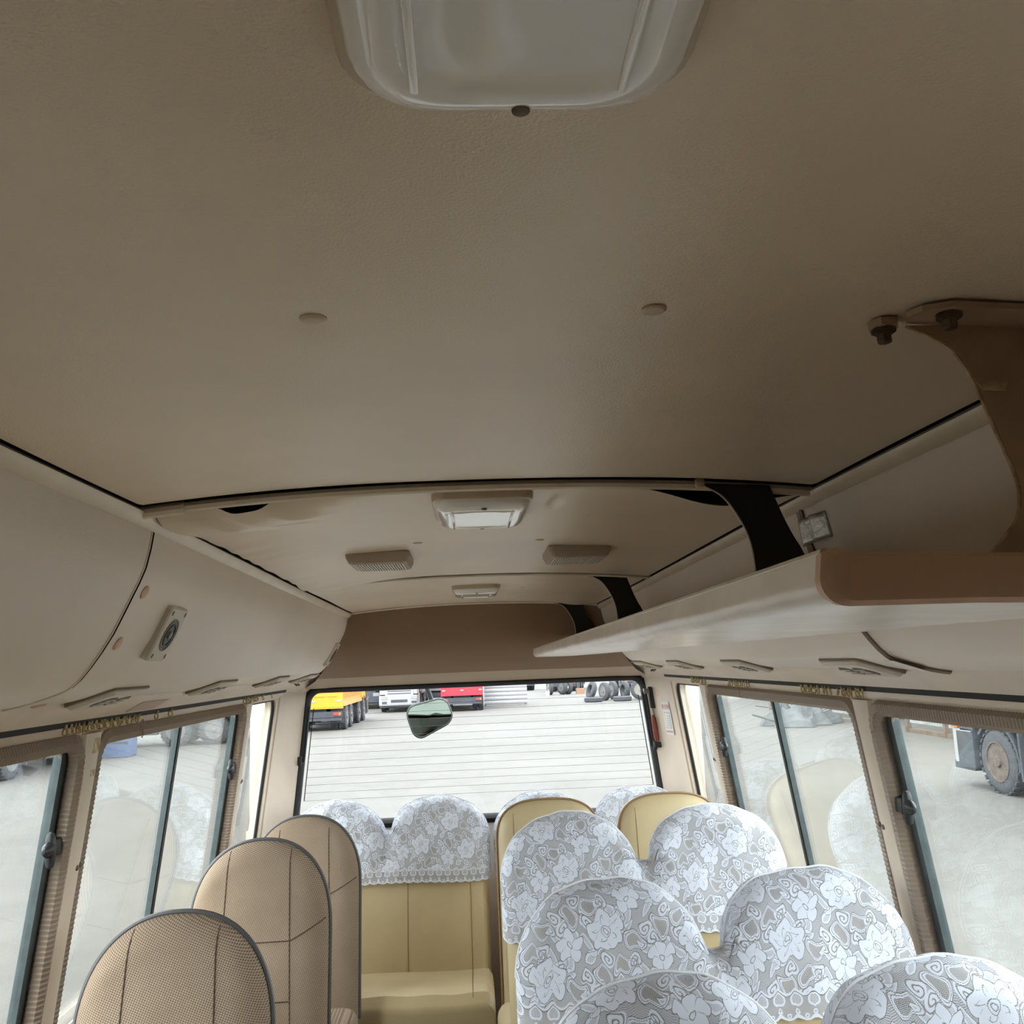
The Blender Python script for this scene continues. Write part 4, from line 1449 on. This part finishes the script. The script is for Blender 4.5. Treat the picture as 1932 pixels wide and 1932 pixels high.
def add_wheel(root, T, c, sd, **kw):
    rim = kw.get('rim', 'rim')
    t, rm = wheel_mesh(T, c, sd, **kw)
    o = t.build('wheel', 'tyre', root)
    rm.build('rim', rim, o)
    # tread blocks
    r, w_ = kw.get('r', .54), kw.get('w_', .30)
    tb = MB(T)
    for k in range(26):
        a = 2 * PI * k / 26
        for s in (-1, 1):
            R3 = Matrix.Rotation(a, 3, 'X')
            p = R3 @ Vector((0, 0, r))
            cc = Vector(c) + p + Vector((s * w_ * .30, 0, 0))
            tb.box(cc - Vector((w_ * .17, r * .07, .016)), cc + Vector((w_ * .17, r * .07, .016)), R3)
    q = tb.build('tread', 'tyre', o, smooth=False)
    q['kind'] = 'stuff'

def truck(label, x, y, rz, bed, cab, scale=1.0, bed_side=None, front2=True, name='dump_truck', rim='rim', steer=0.0, has_bed=True, side_tank=False):
    """cab-over truck; local +y is its front, local origin the middle of its tail at ground level"""
    T = Matrix.Translation((x, y, GZ)) @ Matrix.Rotation(math.radians(rz), 4, 'Z') @ Matrix.Scale(scale, 4)
    root = empty(name, (x, y, GZ), label, 'truck', 'trucks parked in the yard')
    bed_side = bed_side or bed
    def P(nm, m_, par, *boxes, **kw):
        b = MB(T)
        for bx in boxes: b.box(*bx)
        return b.build(nm, m_, par or root, smooth=False)
    ch = P('chassis', 'chassis', None, ((-.50, .15, .72), (-.36, 7.6, .98)), ((.36, .15, .72), (.50, 7.6, .98)), ((-.5, .2, .74), (.5, .4, .96)), ((-.5, 3.2, .74), (.5, 3.4, .96)), ((-.95, .9, .45), (.95, 1.1, .62)), ((-.95, 2.25, .45), (.95, 2.45, .62)),
           ((-.9, 3.1, .42), (-.55, 4.4, .90)), ((.55, 3.1, .42), (.9, 4.2, .90)))
    P('rear_bar', 'chassis', None, ((-1.15, .02, .42), (1.15, .12, .54)), ((-1.18, .0, .56), (1.18, .1, .80)))
    for sx in (-1, 1):
        l_ = P('tail_lamp', 'lampred', None, ((sx * .98 - .16, -.05, .62), (sx * .98 + .16, 0, .76)))
        P('lamp_section', 'lamporange', l_, ((sx * 1.10 - .05, -.056, .62), (sx * 1.10 + .05, -.048, .76)))
        P('mudguard', 'chassis', None, ((sx * .93 - .27, .35, 1.02), (sx * .93 + .27, 3.1, 1.07)), ((sx * .93 - .27, .30, .35), (sx * .93 + .27, .34, 1.0)))
    if has_bed:
        b = MB(T)
        b.loft([[Vector(p) for p in ((-1.18, yy, .98), (1.18, yy, .98), (1.25, yy, 2.55), (-1.25, yy, 2.55))] for yy in (.0, 5.75)])
        bo = b.build('bed', bed_side, root, smooth=False)
        for sx in (-1, 1):
            for k in range(13):
                yy = .35 + k * .425
                b = MB(T)
                b.loft([[Vector((sx * (lerp(1.18, 1.25, (z - .98) / 1.57) + o), yy + d_, z)) for o, d_ in ((-.01, -.06), (.06, -.05), (.06, .05), (-.01, .06))] for z in (1.32, 2.45)])
                b.build('rib', bed_side, bo, smooth=False)
            P('bed_rail', bed_side, bo, ((sx * 1.27 - .05, .0, 2.45), (sx * 1.27 + .05, 5.75, 2.60)), ((sx * 1.20 - .05, .0, 1.0), (sx * 1.20 + .05, 5.75, 1.14)))
        tg = P('tailgate', bed, None, ((-1.24, -.06, .96), (1.24, 0, 2.50)))
        for k in range(4):
            P('tailgate_rib', bed, tg, ((-1.0 + k * .53, -.085, 1.42), (-1.0 + k * .53 + .40, -.058, 1.47)))
        for sx in (-1, 0, 1):
            P('marker', 'lampwhite', tg, ((sx * 1.08 - .09, -.075, 1.20), (sx * 1.08 + .09, -.058, 1.27)))
        P('tailgate_sill', bed, tg, ((-1.24, -.09, .92), (1.24, -.02, 1.02)))
    for yy in (1.0, 2.35):
        for sx in (-1, 1):
            add_wheel(root, T, (sx * 1.10, yy, .54), sx, rim=rim)
            add_wheel(root, T, (sx * .76, yy, .54), sx, rim=rim)
    for yy in ((5.15, 6.85) if front2 else (6.85,)):
        for sx in (-1, 1):
            add_wheel(root, T, (sx * 1.06, yy, .54), sx, rim=rim)
    # cab
    b = MB(T)
    b.loft([[Vector(p) for p in ((-1.20, 5.95, z), (1.20, 5.95, z), (1.20, yf - .12, z), (1.08, yf, z), (-1.08, yf, z), (-1.20, yf - .12, z))] for z, yf in ((1.08, 8.22), (1.75, 8.22), (2.55, 8.02), (2.95, 7.75))])
    cb = b.build('cab', cab, root, smooth=False)
    P('windscreen', 'windscreen', cb, ((-1.02, 8.04, 1.82), (1.02, 8.12, 2.50)))
    P('grille_panel', cab, cb, ((-.86, 8.20, 1.02), (.86, 8.27, 1.72)))
    for k in range(4):
        P('grille_slot', 'chassis', cb, ((-.72, 8.262, 1.10 + k * .15), (.72, 8.28, 1.15 + k * .15)))
    bm_ = MB(T)
    bm_.loft([[Vector(p) for p in ((-1.24, 7.55, z), (1.24, 7.55, z), (1.24, 8.15, z), (1.05, 8.34, z), (-1.05, 8.34, z), (-1.24, 8.15, z))] for z in (.42, 1.02)])
    bmo = bm_.build('bumper', cab, root, smooth=False)
    P('bumper_opening', 'chassis', bmo, ((-.50, 8.335, .60), (.50, 8.36, .76)))
    P('bumper_lip', 'chassis_dark', bmo, ((-1.2, 7.6, .30), (1.2, 8.26, .44)))
    for sx in (-1, 1):
        P('headlamp', 'lampwhite', bmo, ((sx * .90 - .19, 8.24, .78), (sx * .90 + .19, 8.36, .98)))
        P('fog_lamp', 'chassis', bmo, ((sx * .90 - .15, 8.26, .54), (sx * .90 + .15, 8.36, .66)))
        P('side_step', 'chassis_dark', root, ((sx * 1.18 - .07, 7.48, .36), (sx * 1.18 + .07, 8.02, .98)), ((sx * 1.16 - .08, 7.48, 1.0), (sx * 1.16 + .08, 7.9, 1.50)))
        P('side_window', 'windscreen', cb, ((sx * 1.19 - .02, 6.7, 1.80), (sx * 1.19 + .02, 7.8, 2.45)))
        P('corner_lamp', 'lamporange', bmo, ((sx * 1.21 - .05, 7.95, 1.03), (sx * 1.21 + .05, 8.15, 1.09)))
        b = MB(T)                                           # arch behind the front wheel
        b.loft([[Vector((sx * 1.22, 6.85 + r_ * math.cos(a), .54 + r_ * math.sin(a))) for r_ in (.62, .67)] + [Vector((sx * .86, 6.85 + r_ * math.cos(a), .54 + r_ * math.sin(a))) for r_ in (.67, .62)] for a in [math.radians(40 + 150 * k / 10) for k in range(11)]])
        b.build('wheel_arch', 'chassis_dark', root, smooth=False)
        P('mud_flap', 'chassis', root, ((sx * 1.05 - .2, 6.08, .30), (sx * 1.05 + .2, 6.13, 1.15)))
        if side_tank:
            tk = MB(T).rbox((sx * .98 - .28, 4.35, .38), (sx * .98 + .28, 5.85, 1.0), .09, 3)
            tk.build('fuel_tank', 'lilac', root)
    return root

truck('yellow dump truck seen from behind at the left of the rear window', -6.62, 39.4, -1, 'yellow', 'yellow', bed_side='sand')
truck('dark blue-grey truck facing the bus behind the yellow dump truck', -6.75, 66.0, 180, 'navy', 'navy', 1.0)
truck('white truck facing the bus beside the hanging mirror arm', -4.05, 60.2, 180, 'lilac', 'white', .92)
truck('grey-lilac dump truck far behind the mirror', -2.35, 60.8, 0, 'lilac', 'lilac', .95)
truck('red dump truck seen from behind in the rear window', -.50, 50.6, 0, 'red', 'red', .92)
truck('white truck close by with rusty front wheel outside the right window', 10.25, 8.85, 0, 'white', 'white', 1.02, rim='rim_rust', front2=False, side_tank=True)
truck('white truck at the left picture edge outside the front side window', -13.55, 32.6, 180, 'navy', 'white', 1.0, front2=False)
truck('long grey dump truck standing side-on outside the middle left window', -8.6, 36.2, 94, 'shed', 'white', 1.0)
truck('blue truck with bare chassis far off behind the rear window', 7.2, 74.0, -12, 'sky_blue', 'sky_blue', 1.0, has_bed=False)
truck('blue-grey truck standing farther right behind the tyres', 13.4, 73.0, 0, 'sky_blue', 'navy', 1.0)
truck('pale truck chassis left of the bare blue chassis far off', 4.4, 80.0, 8, 'navy', 'white', 1.0, has_bed=False)

# white corrugated panel beside the red truck: every sheet rib its own strip
pf = empty('corrugated_panel', (2.1, 55.8, GZ), 'white corrugated sheet wall standing beside the red dump truck', 'panel')
for k in range(12):
    z = GZ + .06 + k * .235
    b = MB()
    b.loft([[(xx, 55.8 + o, z + dz) for o, dz in ((.02, -.01), (0, .02), (-.02, .10), (0, .19), (.02, .245))] for xx in (.78, 3.36)], closed=False)
    b.build('sheet_rib', 'tin', pf)
MB().box((.8, 55.86, GZ), (.9, 55.95, 1.9)).build('post', 'shed', pf, smooth=False)
MB().box((3.2, 55.86, GZ), (3.3, 55.95, 1.9)).build('post', 'shed', pf, smooth=False)

# loose tyres
def loose_tyre(x, y, z, rot, label, rim=None, r=.55, w_=.28):
    t = empty('loose_tyre', (x, y, z), label, 'tyre', 'tyres lying in the yard')
    T = Matrix.Translation((x, y, z)) @ rot
    tm, rm = wheel_mesh(T, (0, 0, 0), -1, r=r, w_=w_)
    o = tm.build('tyre', 'tyre', t)
    if rim:
        rm.build('rim', rim, o)
    return t
FLAT = Matrix.Rotation(PI / 2, 4, 'Y')
def stand(a): return Matrix.Rotation(a, 4, 'Z')
loose_tyre(7.25, 55.0, GZ + .14, FLAT, 'tyre lying flat at the left end of the tyre row')
loose_tyre(8.95, 54.8, GZ + .14, FLAT, 'tyre lying flat in the middle of the tyre row')
loose_tyre(7.45, 57.3, GZ + .60, stand(.3) @ Matrix.Rotation(.30, 4, 'Y'), 'leaning tyre behind the flat left tyre')
loose_tyre(8.10, 56.1, GZ + .55, stand(.4), 'upright tyre with pale rim left of the middle flat tyre', 'rim')
loose_tyre(8.80, 57.3, GZ + .55, stand(.35), 'upright tyre behind the middle flat tyre', 'rim')
loose_tyre(9.45, 56.7, GZ + .55, stand(.25), 'dark upright tyre seen edge-on left of the large white rim')
loose_tyre(10.15, 55.3, GZ + .60, stand(1.35), 'big upright wheel with a large pale rim', 'rim_pale', .60)
loose_tyre(10.45, 57.1, GZ + .55, stand(1.0), 'upright wheel between the two pale rims', 'rim')
loose_tyre(11.35, 55.0, GZ + .58, stand(1.4), 'grey wheel at the right end of the tyre row', 'rim', .58)
loose_tyre(5.85, 68.5, GZ + .55, stand(.2), 'single tyre standing under the far blue chassis', 'rim')
loose_tyre(6.75, 68.3, GZ + .55, stand(.5), 'tyre left in the pair beside the orange box', 'rim')
loose_tyre(7.15, 68.4, GZ + .55, stand(.5), 'tyre right in the pair beside the orange box')
q = MB().box((7.75, 68.0, GZ), (8.35, 68.5, GZ + .40)).build('orange_box', 'cardboard', smooth=False)
tag(q, 'small orange box beside the far pair of tyres', 'box')
q = MB().box((5.45, 67.4, GZ), (5.70, 67.5, GZ + .32)).build('white_board', 'paper', smooth=False)
tag(q, 'small white board standing below the far single tyre', 'board')

# fence of stained white sheets with rusty posts along the right of the yard
fz = empty('site_fence', (13.2, 30, GZ), 'stained white sheet metal fence with rusty posts along the yard', 'fence')
for y0, n in ((21.0, 3), (31.5, 4)):
    for k in range(n):
        ya = y0 + k * 2.25
        b = MB()
        rows = []
        for i in range(31):
            yy = ya + .06 + 2.08 * i / 30
            o_ = .03 * (1 if (i // 3) % 2 else 0)
            rows.append([(13.2 + o_, yy, GZ + .28), (13.2 + o_, yy, GZ + 3.2)])
        b.loft(rows, closed=False)
        b.build('sheet', 'tin_old', fz, smooth=False)
        MB().box((13.12, ya - .07, GZ), (13.26, ya + .07, GZ + 3.3)).build('post', 'rustpost', fz, smooth=False)
    MB().box((13.14, y0, GZ), (13.34, y0 + n * 2.25, GZ + .12)).build('sill', 'rustpost', fz, smooth=False)
    MB().box((13.12, y0 + n * 2.25 - .07, GZ), (13.26, y0 + n * 2.25 + .07, GZ + 3.3)).build('post', 'rustpost', fz, smooth=False)
sh = empty('grey_shed', (16.5, 36, GZ), 'grey sheet shed behind the white fence', 'shed')
MB().box((15.2, 24, GZ), (20, 52, GZ + 4.2)).build('wall', 'shed', sh, smooth=False)
MB().box((15.0, 23.8, GZ + 4.2), (20.2, 52.2, GZ + 4.4)).build('roof', 'navy', sh, smooth=False)
for k in range(4):
    MB().box((15.12, 27 + k * 6, GZ), (15.22, 27.6 + k * 6, GZ + 4.2)).build('post', 'lilac', sh, smooth=False)

# scrap heap
sc = empty('scrap_heap', (11.4, 32, GZ), 'grey heap of scrap metal with rods and a faded red sheet', 'scrap heap')
def heap(i, j):
    a, r = 2 * PI * i, 1 - j
    k = 1 + .25 * math.sin(3 * a + 1) + .15 * math.sin(7 * a)
    h = (1 - r) ** .7 * .95 * (1 + .3 * math.sin(9 * a) * r + .25 * math.sin(14 * r + 3 * a))
    return Vector((11.35 + 1.25 * r * k * math.cos(a), 32 + 1.0 * r * k * math.sin(a), GZ + max(0, h) + .02))
MB().grid(heap, 40, 12).build('mound', 'scrap', sc, ang=20)
for k in range(16):
    a = random.uniform(0, 6.28)
    p = Vector((11.35 + random.uniform(-.6, .8), 32 + random.uniform(-.7, .7), GZ + random.uniform(.15, .7)))
    q = p + Vector((math.cos(a) * random.uniform(.5, 1.0), math.sin(a) * .6, random.uniform(-.1, .35)))
    MB().tube([p, q], .028, 6).build('rod', 'scrap', sc)
for k in range(3):
    p = Vector((12.0, 31.4 + .1 * k, GZ + .45 + .06 * k))
    q = p + Vector((.75, -.25, .28 - .06 * k))
    rd = MB().tube([p, q], .03, 6).build('rod', 'scrap', sc)
    MB().tube([q + Vector((.09 * math.cos(t) + .08, 0, .09 * math.sin(t) + .03)) for t in [2 * PI * i / 12 for i in range(12)]], .022, 6, closed=True).build('eye', 'scrap', rd)
MB().tube([(9.6, 31.6, GZ + .45), (10.7, 31.8, GZ + .10)], .035, 6).build('rod', 'scrap', sc)
MB().grid(lambda i, j: Vector((11.1 + .75 * i + .1 * j, 32.3 + .15 * math.sin(6 * i), GZ + .75 + .65 * j * (1 - .5 * i) + .08 * math.sin(9 * i + 4 * j))), 10, 8).build('red_sheet', 'redtarp', sc, ang=20)

# blue sheeted crate at the left
bl = empty('blue_crate', (-11.9, 31.4, GZ), 'bright blue sheeted crate standing outside the middle left window', 'crate')
MB().rbox((-12.10, 31.0, GZ), (-11.20, 31.9, GZ + 2.1), .05).build('cover', 'blue', bl)
for k in range(3):
    MB().box((-12.12, 30.985, GZ + .45 + k * .55), (-11.18, 31.0, GZ + .51 + k * .55)).build('strap', 'navy', bl, smooth=False)
